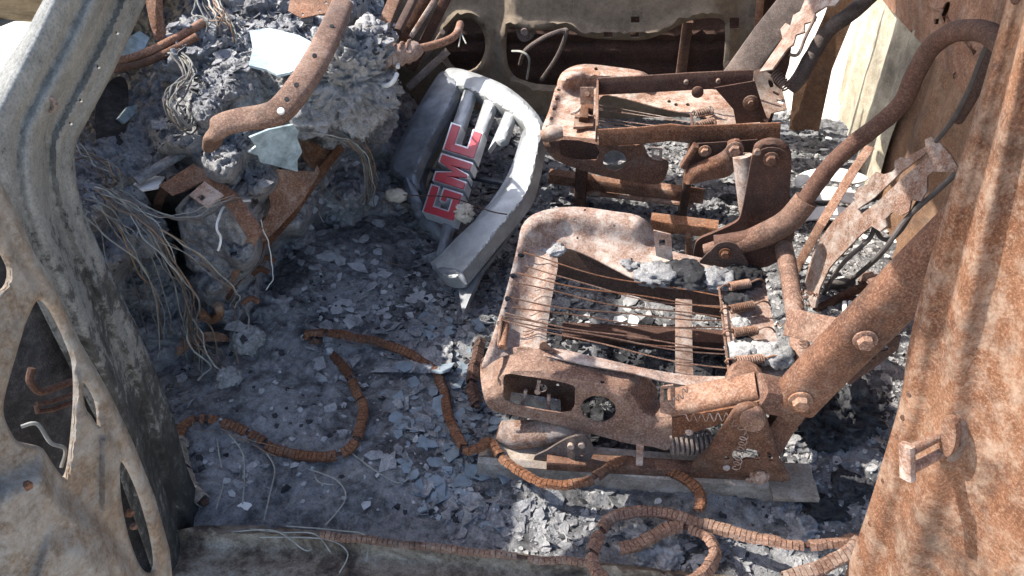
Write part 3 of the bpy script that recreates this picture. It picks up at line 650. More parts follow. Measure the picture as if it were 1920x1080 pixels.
bundle('wire_bundle', [qz(188, 358, .44), qz(235, 382, .42), qz(285, 430, .38), qz(330, 505, .30), qz(352, 560, .22), qz(360, 620, .12), qz(372, 668, .05)], 12, .007, .0014, M['wire'], 'long bundle of thin wires falling across the footwell heap', fray=.4)
bundle('wire_bundle', [qz(172, 385, .43), qz(215, 420, .40), qz(262, 500, .30), qz(285, 560, .20), qz(305, 640, .08)], 9, .011, .0013, M['wire'], 'loose thin wires draped over ash beside the charred pillar', fray=.5)
bundle('wire_bundle', [qz(230, 372, .43), qz(290, 412, .42), qz(360, 415, .40), qz(420, 385, .37), qz(470, 375, .34)], 3, .006, .0014, M['wire'], 'few wires stretched across the burnt module bracket')
bundle('wire_bundle', [qz(290, 430, .38), qz(350, 470, .33), qz(410, 515, .24), qz(440, 545, .18), (qz(430, 570, .14))], 4, .006, .0014, M['wire'], 'few slack wires passing below the burnt module')
bundle('white_wire', [qz(470, 374, .345), qz(430, 378, .345), qz(412, 400, .34), qz(410, 425, .33), qz(416, 445, .31), qz(408, 470, .29)], 1, .001, .0026, M['flake_w'], 'single white wire curling over the burnt module', cat='wire')
bundle('white_wire', [qz(488, 400, .29), qz(500, 440, .24), qz(508, 480, .19), qz(512, 520, .13), qz(500, 540, .10)], 1, .001, .0018, M['flake_w'], 'thin white wire dangling from rusty bracket edge', cat='wire')
bundle('wire_bundle', [qz(572, 240, .40), qz(620, 250, .39), qz(665, 272, .36), qz(690, 310, .30), qz(692, 360, .20), qz(680, 392, .12)], 15, .0055, .0018, M['wire'], 'thick grey cable bundle arching down beside the grille', fray=.5)
bundle('wire_bundle', [qz(683, 205, .40), qz(688, 250, .34), qz(700, 300, .26), qz(712, 335, .20)], 4, .003, .0018, M['wire'], 'few cream wires dropping from the pale ash clump', fray=1.5)
bundle('wire_bundle', [qz(660, 205, .38), qz(700, 180, .42), qz(735, 160, .42), (qz(728, 80, .47)), qz(690, 40, .47), qz(670, 60, .46)], 5, .008, .0017, M['wire'], 'tangled wires looping around the pale ash clump')
bundle('wire_bundle', [qz(600, 340, .18), qz(608, 385, .12), qz(615, 420, .08)], 5, .012, .0014, M['wire'], 'thin wire ends hanging over the flake slope', fray=1.2)
bundle('wire_bundle', [qz(350, 600, .12), qz(372, 640, .10), qz(390, 672, .06), qz(408, 702, .03)], 9, .013, .0016, M['wire'], 'fanned stripped wire ends over the curved bracket', fray=.9)
bundle('wire_bundle', [qz(440, 565, .10), qz(452, 600, .09), qz(440, 640, .07), qz(445, 670, .05)], 4, .006, .0016, M['wire'], 'wires tied around the white ash lump', fray=.4)
bundle('wire_bundle', [qz(545, 150, .0) * 0 + qz(664, 464, .03), qz(690, 480, .03), qz(720, 495, .025), qz(745, 505, .02)], 3, .004, .0014, M['wire'], 'short pale wires lying on the footwell flakes')
bundle('wire_bundle', [qz(330, 700, .03), qz(362, 760, .03), qz(372, 790, .04), qz(420, 800, .035), qz(520, 840, .03)], 2, .005, .0012, M['wire'], 'thin wire running along the slotted rusty strip')
for i, pt in enumerate(([(405, 808), (412, 860), (420, 900), (405, 955)], [(430, 815), (455, 850), (458, 900), (455, 945)], [(500, 850), (515, 880), (505, 930), (495, 975)], [(580, 880), (630, 900), (648, 935), (610, 985)], [(660, 850), (700, 880), (745, 905), (770, 895)], [(590, 890), (600, 905), (640, 910)])):
    mk('loose_wire', *tube([qz(a, b, .022 + .006 * math.sin(a)) for a, b in pt], .0013, 5, 7), M['wire'], None, label='thin loose wire lying on the ash of the footwell floor', cat='wire', group='loose wires on the floor')
for i in range(4):
    rnd = random.Random(50 + i); x0 = rnd.uniform(400, 540); y0 = rnd.uniform(985, 1010)
    mk('loose_wire', *tube([qz(x0, y0, .045), qz(x0 + 60 + 20*i, y0 + rnd.uniform(-6, 14), .05), qz(x0 + 120 + 15*i, y0 + rnd.uniform(0, 40), .05), qz(x0 + 150, y0 + rnd.uniform(20, 70), .045)], .0011, 5, 8), M['wire'], None, label='thin loose wire curling over the door sill', cat='wire', group='loose wires on the sill')

# ================================================================== SEATS
def zigzag(p0, p1, nrm, amp, n, r, mat, parent, name='spring_wire'):
    d = (p1 - p0); s = d.cross(nrm).normalized(); P = [p0 + d * (i / n) + s * (amp * (1 if i % 2 else -1)) + nrm * (amp * .4 * math.sin(i * 1.7)) for i in range(n + 1)]
    return mk(name, *tube(P, r, 5, 5), mat, parent)
NY = Vector((0, -1, 0))
seat = empty('driver_seat_frame', Z(1200, 870, .0), 'burnt rusty seat frame with stretched wires beside the slotted strip', 'seat frame')
# slide tracks
tA, tB = Z(900, 852, .03), Z(1522, 905, .03)
tr = mk('slide_track', *sweep([tA, tB], [(-.030, -.028), (.030, -.028), (.030, .012), (.022, .020), (.012, .012), (-.012, .012), (-.022, .020), (-.030, .012)], upv=Vector((0, 0, 1)), rough=.001), M['trackm'], seat)
mk('slide_track', *sweep([tA + Vector((.10, .36, -.012)), tB + Vector((-.10, .36, -.012))], rrect(.045, .03, .006), upv=Vector((0, 0, 1))), M['rust_dark'], seat)
mk('track_rail', *sweep([tA + Vector((.12, -.012, .022)), tB + Vector((-.06, -.012, .022))], rrect(.026, .022, .004), upv=Vector((0, 0, 1))), M['rust'], tr)
mk('track_foot', *sweep([Z(1440, 903, .045), Z(1525, 905, .045)], rrect(.075, .012, .003), upv=Vector((0, 0, 1))), M['trackm'], tr)
# near side stamping
sy = .955; spl2 = YP(sy)
SOUT = c2([(900, 690), (912, 668), (955, 655), (985, 652), (1008, 656), (1013, 644), (1023, 641), (1031, 652), (1060, 665), (1105, 674), (1150, 683), (1188, 690), (1212, 705), (1230, 727), (1236, 755), (1262, 775), (1268, 800), (1262, 825), (1250, 844), (1225, 838), (1180, 832), (1127, 818), (1038, 795), (960, 778), (925, 770), (908, 748)], 4)
TOPL = [(900, 690), (912, 668), (955, 655), (1008, 652), (1060, 665), (1105, 674), (1150, 683), (1188, 690), (1212, 705), (1232, 740)]
SH = [c2([(948, 702), (985, 705), (1030, 712), (1072, 722), (1078, 735), (1070, 772), (1010, 768), (950, 752), (944, 728)], 3), ell(1122, 767, 33, 25, 24, 8), ell(1035, 676, 5, 4, 12), ell(1133, 694, 6, 4, 12), ell(1130, 718, 4.5, 3.5, 12)]
def s_roll(P):
    d = dpoly(P, TOPL, False); t = np.clip(d / 58., 0, 1); q = 1 - t
    return -.062 * (q - .16 * (1 - np.abs(2 * np.clip(q * 1.6, 0, 1) - 1)) ** 2) - .004 * (1 - sst(0, 8, dpoly(P, SH[1]))) + .006 * bump(835, 8, P[:, 1] - (P[:, 0] - 1180) * .1)
V, F = sheet(SOUT, SH, spl2, s_roll, sp=6.5, th=.0028, crumple=.002)
sm = mk('side_member', V, F, M['rust_lite'], seat, ang=50)
# inner wall seen through the window and pins
V, F = sheet([(930, 690), (1090, 712), (1085, 790), (930, 765)], [ell(1015, 728, 11, 8, 14), ell(1045, 722, 4, 3, 8)], YP(sy + .075), None, sp=10, th=.002)
mk('inner_wall', V, F, M['rust'], sm)
V, F = sheet([(958, 738), (1050, 752), (1052, 776), (1000, 774), (955, 757)], [], YP(sy + .045), lambda P: .004 * np.sin(P[:, 0] / 5.), sp=6, th=.004, crumple=.006, cs=60)
mk('ash_crust', V, F, M['ash_pale'], sm)
for a, b in (((986, 731), (979, 760)), ((1011, 712), (1008, 733)), ((1029, 740), (1028, 768))):
    mk('pin', *tube([Y(*a, sy + .025), Y(*b, sy + .02)], .0032, 8), M['rust_ash'], sm); mk('pin_head', *disc(Y(*b, sy + .022), NY, .0055, .004, 10), M['rust_ash'], sm)
# pan: ring-shaped pressing
pa, pb, pc = Z(905, 690, .212), Z(1440, 700, .205), Z(985, 415, .250)
ppl = PL3(pa, pb, pc)
POUT = c2([(903, 690), (920, 640), (945, 560), (968, 470), (978, 425), (1000, 402), (1040, 390), (1090, 388), (1150, 396), (1196, 404), (1222, 425), (1238, 462), (1290, 478), (1360, 492), (1425, 508), (1440, 560), (1462, 660), (1478, 735), (1440, 745), (1360, 730), (1300, 724), (1240, 714), (1188, 700), (1100, 684), (1000, 664), (940, 668)], 3)
PIN = c2([(1046, 500), (1046, 478), (1058, 466), (1080, 470), (1113, 484), (1150, 503), (1197, 526), (1240, 537), (1293, 543), (1348, 550), (1356, 590), (1366, 650), (1374, 700), (1300, 704), (1230, 694), (1188, 686), (1130, 672), (1060, 656), (1026, 646), (1030, 590), (1040, 530)], 3)
PHL = [ell(977, 478, 7, 5, 12), ell(963, 517, 7, 5.5, 12), ell(952, 560, 6, 6, 12), ell(949, 578, 3.5, 3, 10), ell(937, 607, 5.5, 6, 12), ell(1083, 446, 2.4, 2.4, 8), ell(1079, 412, 3, 2, 8), ell(1097, 394, 3, 2, 8), ell(1152, 423, 3, 2, 8), ell(1184, 486, 3, 2.4, 8), ell(1060, 560, 0.1, 0.1, 3)][:-1]
CREST = [(985, 425), (1010, 405), (1060, 394), (1120, 398), (1190, 410)]
def p_rel(P):
    d = dpoly(P, CREST, False); far_side = sst(600, 480, P[:, 1]); hmp = .052 * np.exp(-(d / 42.) ** 2)
    di = dpoly(P, PIN); do = dpoly(P, POUT)
    r = hmp + .005 * bump(16, 9, di)
    r = r + .014 * bump(0, 13, dpoly(P, [(970, 470), (935, 610), (915, 670)], False)) - .012 * bump(0, 20, dpoly(P, [(1005, 520), (985, 600), (970, 655)], False))
    r = r + .010 * sst(40, 0, dpoly(P, [(1250, 480), (1430, 512)], False)) - .006 * sst(10, 30, dpoly(P, [(1250, 480), (1430, 512)], False)) * sst(1220, 1260, P[:, 0])
    return r
V, F = sheet(POUT, [PIN] + PHL, ppl, p_rel, sp=7, th=.0026, crumple=.003, cs=12)
pan = mk('seat_pan', V, F, M['rust_ash'], seat, ang=55)
def pq(x, y, h=0): return Q(x, y, ppl) + ppl[1] * h
# far skirt of the pan, the square-holed tab and far side member
V, F = sheet([(1225, 432), (1258, 440), (1262, 490), (1230, 480)], [[(1236, 449), (1247, 449), (1247, 462), (1236, 462)]], YP(1.27), None, sp=8, th=.003)
mk('tab', V, F, M['rust_ash'], pan)
mk('far_side_member', *sweep([pq(1000, 430, -.05), pq(1430, 540, -.05)], rrect(.004, .10, .0015), upv=Vector((0, 0, 1))), M['rust_dark'], seat)
for (x, y) in ((1000, 450), (1415, 545)):
    p = pq(x, y, -.01); mk('support_leg', *sweep([p, Vector((p.x, p.y, .03))], rrect(.03, .02, .004), upv=Vector((1, 0, 0))), M['rust_dark'], seat)
# ash lying on the pan
rnd = random.Random(3)
for (x, y, r, mm) in ((1230, 518, .03, 'ash'), (1290, 522, .032, 'char'), (1345, 528, .03, 'ash'), (1385, 525, .028, 'char'), (1180, 500, .016, 'ash'), (1385, 570, .018, 'char'), (1390, 665, .02, 'ash_pale'), (1440, 668, .026, 'ash_pale'), (1390, 610, .012, 'ash_pale'), (1410, 520, .02, 'char'), (1255, 525, .02, 'char'), (1030, 470, .02, 'ash_pale'), (1395, 650, .016, 'char')):
    mk('ash_lump', *blob(pq(x, y, .006), (r * 1.3, r, r * .42), r * .42, 48, 4, 'ridge', seed=x), M[mm], pan, ang=180)
# wires across the pan
for (a, b, c, d, sag) in ((975, 490, 1352, 563, .012), (985, 512, 1350, 586, .02), (970, 530, 1350, 584, .008), (968, 548, 1352, 604, .010), (958, 575, 1352, 608, .012), (960, 590, 1355, 626, .010), (945, 604, 1358, 663, .010), (948, 608, 1358, 668, .012), (940, 612, 1360, 674, .008), (940, 614, 1362, 700, .010)):
    p, q = pq(a, b, .022), pq(c, d, .012); P = [p.lerp(q, t) - Vector((0, 0, sag * math.sin(math.pi * t))) + Vector((0, .004 * math.sin(9 * t + a), 0)) for t in np.linspace(0, 1, 14)]
    mk('seat_wire', *tube(P, .0013, 5), M['rust'], seat)
mk('end_wire', *tube([pq(1345, 543, .012), pq(1350, 580, .012), pq(1355, 630, .012), pq(1364, 706, .012)], .0022, 6, 5), M['rust_lite'], seat)
mk('anchor_rod', *tube([pq(940, 606, .018), pq(936, 640, .01), pq(931, 660, .0)], .003, 8, 4), M['rust_lite'], seat)
mk('anchor_post', *tube([pq(947, 612, .004), pq(942, 655, .004)], .0075, 10), M['rust_lite'], seat)
for (a, b, c, d) in ((1364, 551, 1402, 544), (1365, 594, 1410, 585), (1371, 637, 1416, 632), (1376, 690, 1428, 686)):
    cs_ = mk('coil_spring', *coil(pq(a, b, .018), pq(c, d, .018), .0072, .0015, 12), M['rust_lite'], seat)
    p, q = pq(a, b, .018), pq(c, d, .018); ax = (q - p).normalized()
    mk('hook', *tube([p, p - ax * .012 + Vector((0, 0, .006)), p - ax * .018, p - ax * .012 - Vector((0, 0, .006))], .0017, 6, 5), M['rust_lite'], cs_)
    mk('hook', *tube([q, q + ax * .014 + Vector((0, 0, .005)), q + ax * .026, q + ax * .034 - Vector((0, 0, .01))], .0017, 6, 5), M['rust_lite'], cs_)
mk('under_strap', *sweep([pq(1284, 553, -.012), pq(1288, 620, -.035), pq(1286, 708, -.012)], rrect(.030, .003, .001), upv=Vector((0, 0, 1))), M['rust_ash'], seat)
# rear lever bar, rollers, square-hole tab
y2 = .935
V, F = sheet([(1238, 726), (1262, 722), (1266, 730), (1266, 772), (1255, 778), (1238, 774)], [[(1244, 729), (1257, 728), (1257, 752), (1244, 754)]], YP(y2), None, sp=7, th=.003)
mk('slotted_tab', V, F, M['rust_lite'], seat)
LB = [Y(1262, 764, y2 + .03), Y(1330, 752, y2 + .03), Y(1425, 734, y2 + .03)]
mk('lever_bar', *sweep(crom(LB, 4), rrect(.05, .058, .014, 3), upv=Vector((0, -.25, 1))), M['rust_lite'], seat)
V, F = sheet([(1260, 785), (1400, 760), (1432, 750), (1430, 775), (1370, 790), (1260, 822)], [], YP(y2 - .002), None, sp=9, th=.004)
mk('lever_flange', V, F, M['rust'], seat)
for (x, y, yy, r) in ((1398, 712, 1.0, .030), (1392, 728, .96, .028)):
    mk('roller', *disc(Y(x, y, yy) + Vector((0, .014, -.014)), Vector((0, -.5, .85)), r, .018, 24, .35), M['rust'], seat)
mk('crank_block', *sweep([Y(1420, 735, .95), Y(1470, 745, .96), Y(1485, 755, .965)], rrect(.05, .05, .012), upv=Vector((0, 0, 1))), M['rust'], seat)
# triangular recliner plate
ty = .918
TR = c2([(1296, 878), (1330, 838), (1358, 795), (1378, 765), (1395, 757), (1415, 757), (1432, 768), (1445, 810), (1462, 862), (1482, 902), (1420, 898), (1350, 890)], 3)
V, F = sheet(TR, [ell(1363, 859, 5, 3.2, 10), c2([(1373, 850), (1385, 841), (1420, 845), (1424, 862), (1400, 860), (1378, 866)], 2), [(1395, 797), (1413, 793), (1413, 796), (1396, 800)], [(1437, 848), (1444, 848), (1450, 862), (1444, 866)]], YP(ty),
             lambda P: .010 * np.exp(-dpoly(P, [(1400, 770), (1340, 860)], False) / 22.) - .008 * (1 - sst(0, 6, dpoly(P, TR))), sp=7, th=.004, crumple=.002)
tp_ = mk('recliner_plate', V, F, M['rust'], seat, ang=50)
mk('pivot', *disc(Y(1410, 776, ty), NY, .019, .022, 20, .25), M['rust_lite'], tp_)
bolt('bolt', Y(1424, 890, ty), NY + Vector((0, 0, .6)), .011, M['rust_orange'], tp_)
for (x, y) in ((1362, 876), (1292, 810), (1404, 900)): mk('rivet', *disc(Y(x, y, ty - .004), NY, .006, .004, 12, .5), M['rust_ash'], tp_)
# back side rail (arm) with bolts and perforated strip
ay = .955
AB = [Y(1488, 752, ay), Y(1560, 676, ay), Y(1640, 596, ay), Y(1735, 500, ay + .004), Y(1830, 405, ay + .01)]
rail = mk('back_rail', *sweep(crom(AB, 4), rrect(.050, .074, .020, 4), upv=Vector((-.75, 0, .62)), rough=.0008), M['rust'], seat)
mk('rail_link', *sweep([Y(1500, 748, ay + .02), Y(1462, 800, ay + .02), Y(1440, 840, ay + .02)], rrect(.03, .045, .010), upv=Vector((-.75, 0, .62))), M['rust'], seat)
bolt('bolt', Y(1622, 637, ay - .026), NY, .0115, M['rust_lite'], rail); bolt('bolt', Y(1501, 751, ay - .026), NY, .0125, M['rust_lite'], rail)
V, F = sheet([(1585, 712), (1655, 640), (1690, 630), (1684, 655), (1640, 690), (1592, 722)], [ell(1656, 653, 10, 6, 14), ell(1633, 668, 10, 6.5, 14), ell(1612, 683, 6, 5, 12), ell(1592, 702, 4, 3, 10)], YP(ay + .01), None, sp=6, th=.003)
mk('perforated_strip', V, F, M['rust_dark'], rail)
mk('cross_tie', *sweep([Y(1475, 603, 1.05), Y(1540, 618, 1.01), Y(1600, 630, .975)], rrect(.045, .006, .002), upv=Vector((0, -.8, .55))), M['rust_lite'], seat)
mk('cross_tube', *tube([pq(1447, 452, .05), pq(1465, 520, .04), pq(1484, 590, .02), pq(1500, 650, .0), pq(1512, 690, -.02)], .0165, 16, 5), M['rust_lite'], seat)
mk('coiled_wire', *coil(Y(1283, 783, ty - .008), Y(1368, 782, ty - .008), .006, .0009, 5.5, 5, 12), M['rust_ash'], seat)
zigzag(Y(1372, 790, ty - .01), Y(1400, 812, ty - .01), NY, .005, 5, .0009, M['rust_ash'], seat)
mk('coiled_wire', *coil(Y(1396, 815, ty - .012), Y(1380, 880, ty - .012), .006, .0008, 7, 5, 10), M['rust_ash'], seat)
zigzag(Y(1258, 760, ty - .01), Y(1290, 728, ty + .02), NY, .007, 8, .0009, M['rust_ash'], seat)
zigzag(pq(1450, 625, .02), pq(1505, 632, .03), Vector((0, 0, 1)), .006, 8, .001, M['rust_lite'], seat)
for i in range(10):
    x, y = rnd.uniform(1470, 1530), rnd.uniform(570, 690); zigzag(pq(x, y, .035), pq(x + rnd.uniform(-20, 25), y + rnd.uniform(-10, 18), .04), Vector((0, 0, 1)), .005, 7, .0007, M['rust'], seat)
# motor, plate and spring under the front
mk('tilt_motor', *tube([Y(935, 806, .965), Y(965, 815, .965), Y(1010, 812, .965), Y(1060, 806, .97), Y(1100, 812, .98)], [.018, .026, .024, .020, .018], 18, 5, rough=.001), M['rust_ash'], seat)
V, F = sheet(c2([(1000, 862), (1025, 845), (1062, 823), (1090, 817), (1106, 826), (1108, 862)], 2), [ell(1040, 853, 4, 3, 8), ell(1090, 856, 4, 3, 8)], YP(.925), lambda P: .006 * bump(0, 12, P[:, 0] - 1080), sp=7, th=.004)
pl_ = mk('front_plate', V, F, M['rust_grey'], seat)
for x, y in ((1071, 834), (1091, 832)): mk('stud', *disc(Y(x, y, .922), NY, .006, .006, 12), M['rust_ash'], pl_)
mk('return_spring', *coil(Y(1254, 832, .955), Y(1335, 828, .97), .019, .0028, 9, 6, 16), M['rust_grey'], seat)
mk('adjuster_stub', *sweep([Y(1200, 838, .93), Y(1199, 868, .925)], rrect(.014, .012, .003)), M['rust_ash'], seat)
# inboard recliner: bracket, tall plate and the back hoop
iy = 1.30
V, F = sheet(c2([(1312, 500), (1335, 468), (1350, 456), (1372, 455), (1388, 468), (1400, 505)], 3), [], YP(iy - .02), None, sp=8, th=.004)
ib = mk('recliner_bracket', V, F, M['rust_dark'], seat); bolt('bolt', Y(1360, 475, iy - .024), NY, .008, M['rust'], ib)
HP = [Y(1340, 456, iy), Y(1380, 450, iy), Y(1430, 438, iy), Y(1475, 416, iy + .005), Y(1510, 375, iy + .01), Y(1545, 325, iy + .015), Y(1590, 278, iy + .02), Y(1640, 240, iy + .025), Y(1690, 195, iy + .03), Y(1715, 140, iy + .03), Y(1745, 90, iy + .02), Y(1785, 62, iy - .01), Y(1830, 56, iy - .06), Y(1865, 70, iy - .12), Y(1910, 115, iy - .20)]
mk('back_hoop', *tube(HP, .0152, 16, 5, rough=.0012, rs=40), M['rust_dark'], seat)
mk('hoop_sleeve', *tube([Y(1320, 470, iy), Y(1380, 458, iy), Y(1432, 440, iy), Y(1478, 414, iy + .005), Y(1512, 374, iy + .01)], [.012, .019, .0225, .0225, .0215], 16, 5), M['rust'], seat)
mk('hoop_gusset', *sheet(c2([(1330, 470), (1400, 460), (1460, 440), (1490, 420), (1480, 470), (1440, 500), (1370, 505)], 2), [], YP(iy + .01), None, sp=10, th=.004), M['rust_dark'], seat)
mk('back_wire', *tube([Y(1905, 72, iy - .1), Y(1870, 72, iy - .08), Y(1848, 90, iy - .04), Y(1820, 160, iy), Y(1790, 220, iy + .03), Y(1755, 265, iy + .06)], .0042, 8, 6), M['wire_dark'], seat)
mk('back_tube', *tube([Y(1880, 60, iy), Y(1855, 115, iy + .02), Y(1825, 175, iy + .03), Y(1795, 225, iy + .05)], .010, 10, 4), M['rust_dark'], seat)

# ---- passenger seat
ps = empty('passenger_seat_frame', Z(1200, 300, .0), 'burnt rusty seat frame with rectangular flat bar frame beside far door', 'seat frame')
q0 = ZP(.27)
QOUT = c2([(1016, 252), (1030, 205), (1046, 150), (1062, 130), (1095, 120), (1150, 125), (1205, 134), (1230, 150), (1280, 160), (1340, 168), (1400, 178), (1425, 230), (1400, 260), (1300, 258), (1200, 262), (1120, 262), (1060, 258)], 3)
QIN = c2([(1122, 190), (1140, 178), (1200, 192), (1250, 205), (1300, 214), (1330, 222), (1325, 240), (1240, 243), (1125, 246), (1118, 225)], 3)
def q_rel(P):
    d = dpoly(P, [(1060, 145), (1095, 132), (1200, 142)], False); di = dpoly(P, QIN)
    return .045 * np.exp(-(d / 22.) ** 2) + .004 * bump(12, 8, di) + .012 * bump(0, 9, dpoly(P, [(1040, 180), (1022, 250)], False))
V, F = sheet(QOUT, [QIN] + [ell(x, y, 4, 3, 10) for x, y in ((1048, 168), (1044, 185), (1039, 204), (1034, 222), (1118, 129), (1255, 190), (1268, 196), (1290, 196))], q0, q_rel, sp=6, th=.0026, crumple=.003)
pp = mk('seat_pan', V, F, M['rust_ash'], ps, ang=55)
def q3(x, y, h=0): return Z(x, y, .27 + h)
py_ = 1.60
V, F = sheet(c2([(1018, 252), (1060, 256), (1118, 262), (1180, 262), (1205, 270), (1218, 295), (1250, 300), (1252, 320), (1235, 345), (1180, 340), (1110, 325), (1052, 305), (1026, 285)], 3), [c2([(1052, 262), (1116, 270), (1118, 300), (1060, 296), (1048, 280)], 2), ell(1152, 301, 22, 19, 20)], YP(py_), lambda P: -.03 * (1 - sst(0, 16, P[:, 1] - 254)), sp=6, th=.003, crumple=.002)
pm = mk('side_member', V, F, M['rust'], ps, ang=50)
V, F = sheet([(1040, 255), (1130, 262), (1125, 320), (1045, 300)], [], YP(py_ + .06), None, sp=10, th=.002); mk('inner_wall', V, F, M['rust_dark'], pm)
V, F = sheet([(1118, 270), (1190, 278), (1190, 335), (1118, 330)], [], YP(py_ + .07), lambda P: .006 * np.sin(P[:, 1] / 4.), sp=6, th=.004, crumple=.01, cs=40); mk('ash_crust', V, F, M['ash_pale'], pm)
mk('pan_corner', *tube([Y(1018, 256, py_ - .005), Y(1035, 250, py_ - .005), Y(1055, 247, py_)], [.014, .018, .012], 12, 4), M['rust_ash'], pm)
V, F = sheet([(1221, 276), (1242, 278), (1242, 302), (1222, 298)], [[(1226, 281), (1236, 281), (1236, 292), (1226, 291)]], YP(py_ - .01), None, sp=6, th=.003); mk('slotted_tab', V, F, M['rust_ash'], pm)
# flat-bar U frame
fy, gy_ = 1.585, 1.86
mk('frame_bar', *sweep([Y(1122, 258, fy), Y(1200, 254, fy), Y(1258, 248, fy), Y(1290, 252, fy), Y(1400, 248, fy), Y(1463, 246, fy)], rrect(.005, .040, .002), upv=Vector((0, 0, 1))), M['rust'], ps)
mk('frame_bar', *sweep([Y(1122, 162, gy_), Y(1200, 158, gy_), Y(1300, 152, gy_), Y(1412, 147, gy_)], rrect(.005, .044, .002), upv=Vector((0, 0, 1))), M['rust_dark'], ps)
mk('frame_bar', *sweep([Y(1119, 254, fy) + Vector((0, 0, .004)), Y(1120, 165, gy_) + Vector((0, 0, .002))], rrect(.005, .038, .002), upv=Vector((0, 0, 1))), M['rust_lite'], ps)
for x, y in ((1287, 153), (1347, 151)): mk('rivet', *disc(Y(x, y, gy_ - .003), NY, .006, .008, 12, .4), M['rust_ash'], ps)
V, F = sheet(c2([(1340, 165), (1415, 152), (1430, 200), (1440, 228), (1380, 232), (1375, 205)], 1), [], YP(gy_ - .06), None, sp=9, th=.004); gp = mk('gusset_plate', V, F, M['rust_dark'], ps)
mk('hub', *disc(Y(1408, 192, gy_ - .064), NY, .018, .006, 18, .3), M['rust'], gp); bolt('bolt', Y(1408, 192, gy_ - .07), NY, .007, M['rust'], gp)
mk('hub', *disc(Y(1308, 172, gy_ - .02), NY, .014, .006, 18, .3), M['rust_dark'], ps)
fp = PL3(Z(1412, 134, .36), Z(1436, 130, .36), Z(1474, 205, .30))
V, F = sheet([(1410, 135), (1428, 128), (1446, 140), (1452, 158), (1468, 172), (1476, 205), (1446, 212), (1440, 228), (1434, 226), (1420, 180)], [c2([(1440, 150), (1448, 150), (1452, 160), (1444, 164)], 2), [(1450, 170), (1462, 176), (1460, 180), (1449, 174)], [(1456, 186), (1470, 190), (1468, 196), (1457, 192)]], fp, lambda P: .008 * np.sin(P[:, 1] / 16.), sp=6, th=.004)
mk('end_bracket', V, F, M['rust_ash'], ps)
mk('coil_spring', *coil(Z(1452, 135, .375), Z(1476, 165, .35), .011, .0022, 8, 6), M['rust_grey'], ps)
for (a, b, c, d) in ((1302, 214, 1335, 207), (1308, 236, 1340, 228)): mk('coil_spring', *coil(q3(a, b, .02), q3(c, d, .02), .009, .002, 8, 6), M['rust_ash'], ps)
for (a, b, c, d) in ((1124, 197, 1262, 222), (1124, 203, 1262, 226), (1124, 206, 1295, 229), (1124, 222, 1262, 240), (1122, 226, 1220, 243), (1124, 232, 1200, 246)):
    mk('seat_wire', *tube([q3(a, b, .012), q3((a + c) / 2, (b + d) / 2, .0), q3(c, d, .012)], .0012, 5, 6), M['rust_ash'], ps)
mk('end_wire', *tube([q3(1296, 214, .012), q3(1299, 238, .012)], .003, 6), M['rust_dark'], ps)
# latch block at the front
V, F = sheet([(1088, 164), (1113, 164), (1113, 200), (1088, 196)], [], PL3(q3(1088, 196, .03), q3(1113, 198, .03), q3(1100, 164, .07)), None, sp=8, th=.006); lk = mk('latch_plate', V, F, M['rust_orange'], ps)
mk('latch_pin', *disc(q3(1102, 178, .055), Vector((0, -.8, .5)), .006, .02, 10), M['rust_ash'], lk)
V, F = sheet([(1078, 214), (1114, 218), (1112, 236), (1075, 238)], [], ZP(.285), None, sp=8, th=.006); mk('latch_base', V, F, M['rust_orange'], ps)
mk('latch_body', *sweep([q3(1094, 226, .02), q3(1096, 205, .03), q3(1112, 205, .03)], rrect(.022, .02, .004)), M['rust'], ps)
mk('latch_hook', *tube([q3(1070, 213, .025), q3(1082, 209, .03), q3(1090, 200, .035)], .004, 8, 4), M['rust_ash'], ps)
# linkage at the near rear of this seat
V, F = sheet(c2([(1282, 340), (1285, 325), (1300, 312), (1345, 294), (1362, 280), (1366, 268), (1385, 264), (1395, 280), (1385, 305), (1368, 330), (1330, 338), (1292, 346)], 3), [], YP(1.52), lambda P: .010 * sst(0, 12, dpoly(P, [(1282, 340), (1285, 325), (1300, 312), (1345, 294), (1362, 280), (1368, 266)], False)), sp=7, th=.010); ln = mk('link', V, F, M['rust'], ps)
bolt('bolt', Y(1378, 280, 1.505), NY, .012, M['rust_lite'], ln)
mk('link', *sweep([Y(1280, 312, 1.53), Y(1305, 272, 1.53)], rrect(.02, .012, .003)), M['rust'], ps)
V, F = sheet([(1300, 270), (1420, 262), (1425, 300), (1340, 320), (1300, 310)], [], YP(1.56), None, sp=10, th=.003); lp = mk('back_plate', V, F, M['rust_dark'], ps)
bolt('bolt', Y(1322, 283, 1.55), NY, .009, M['rust_lite'], lp)
mk('sleeve', *tube([Y(1392, 292, 1.49), Y(1398, 340, 1.48), Y(1402, 395, 1.47)], [.019, .020, .017], 16, 3), M['rust_ash'], ps)
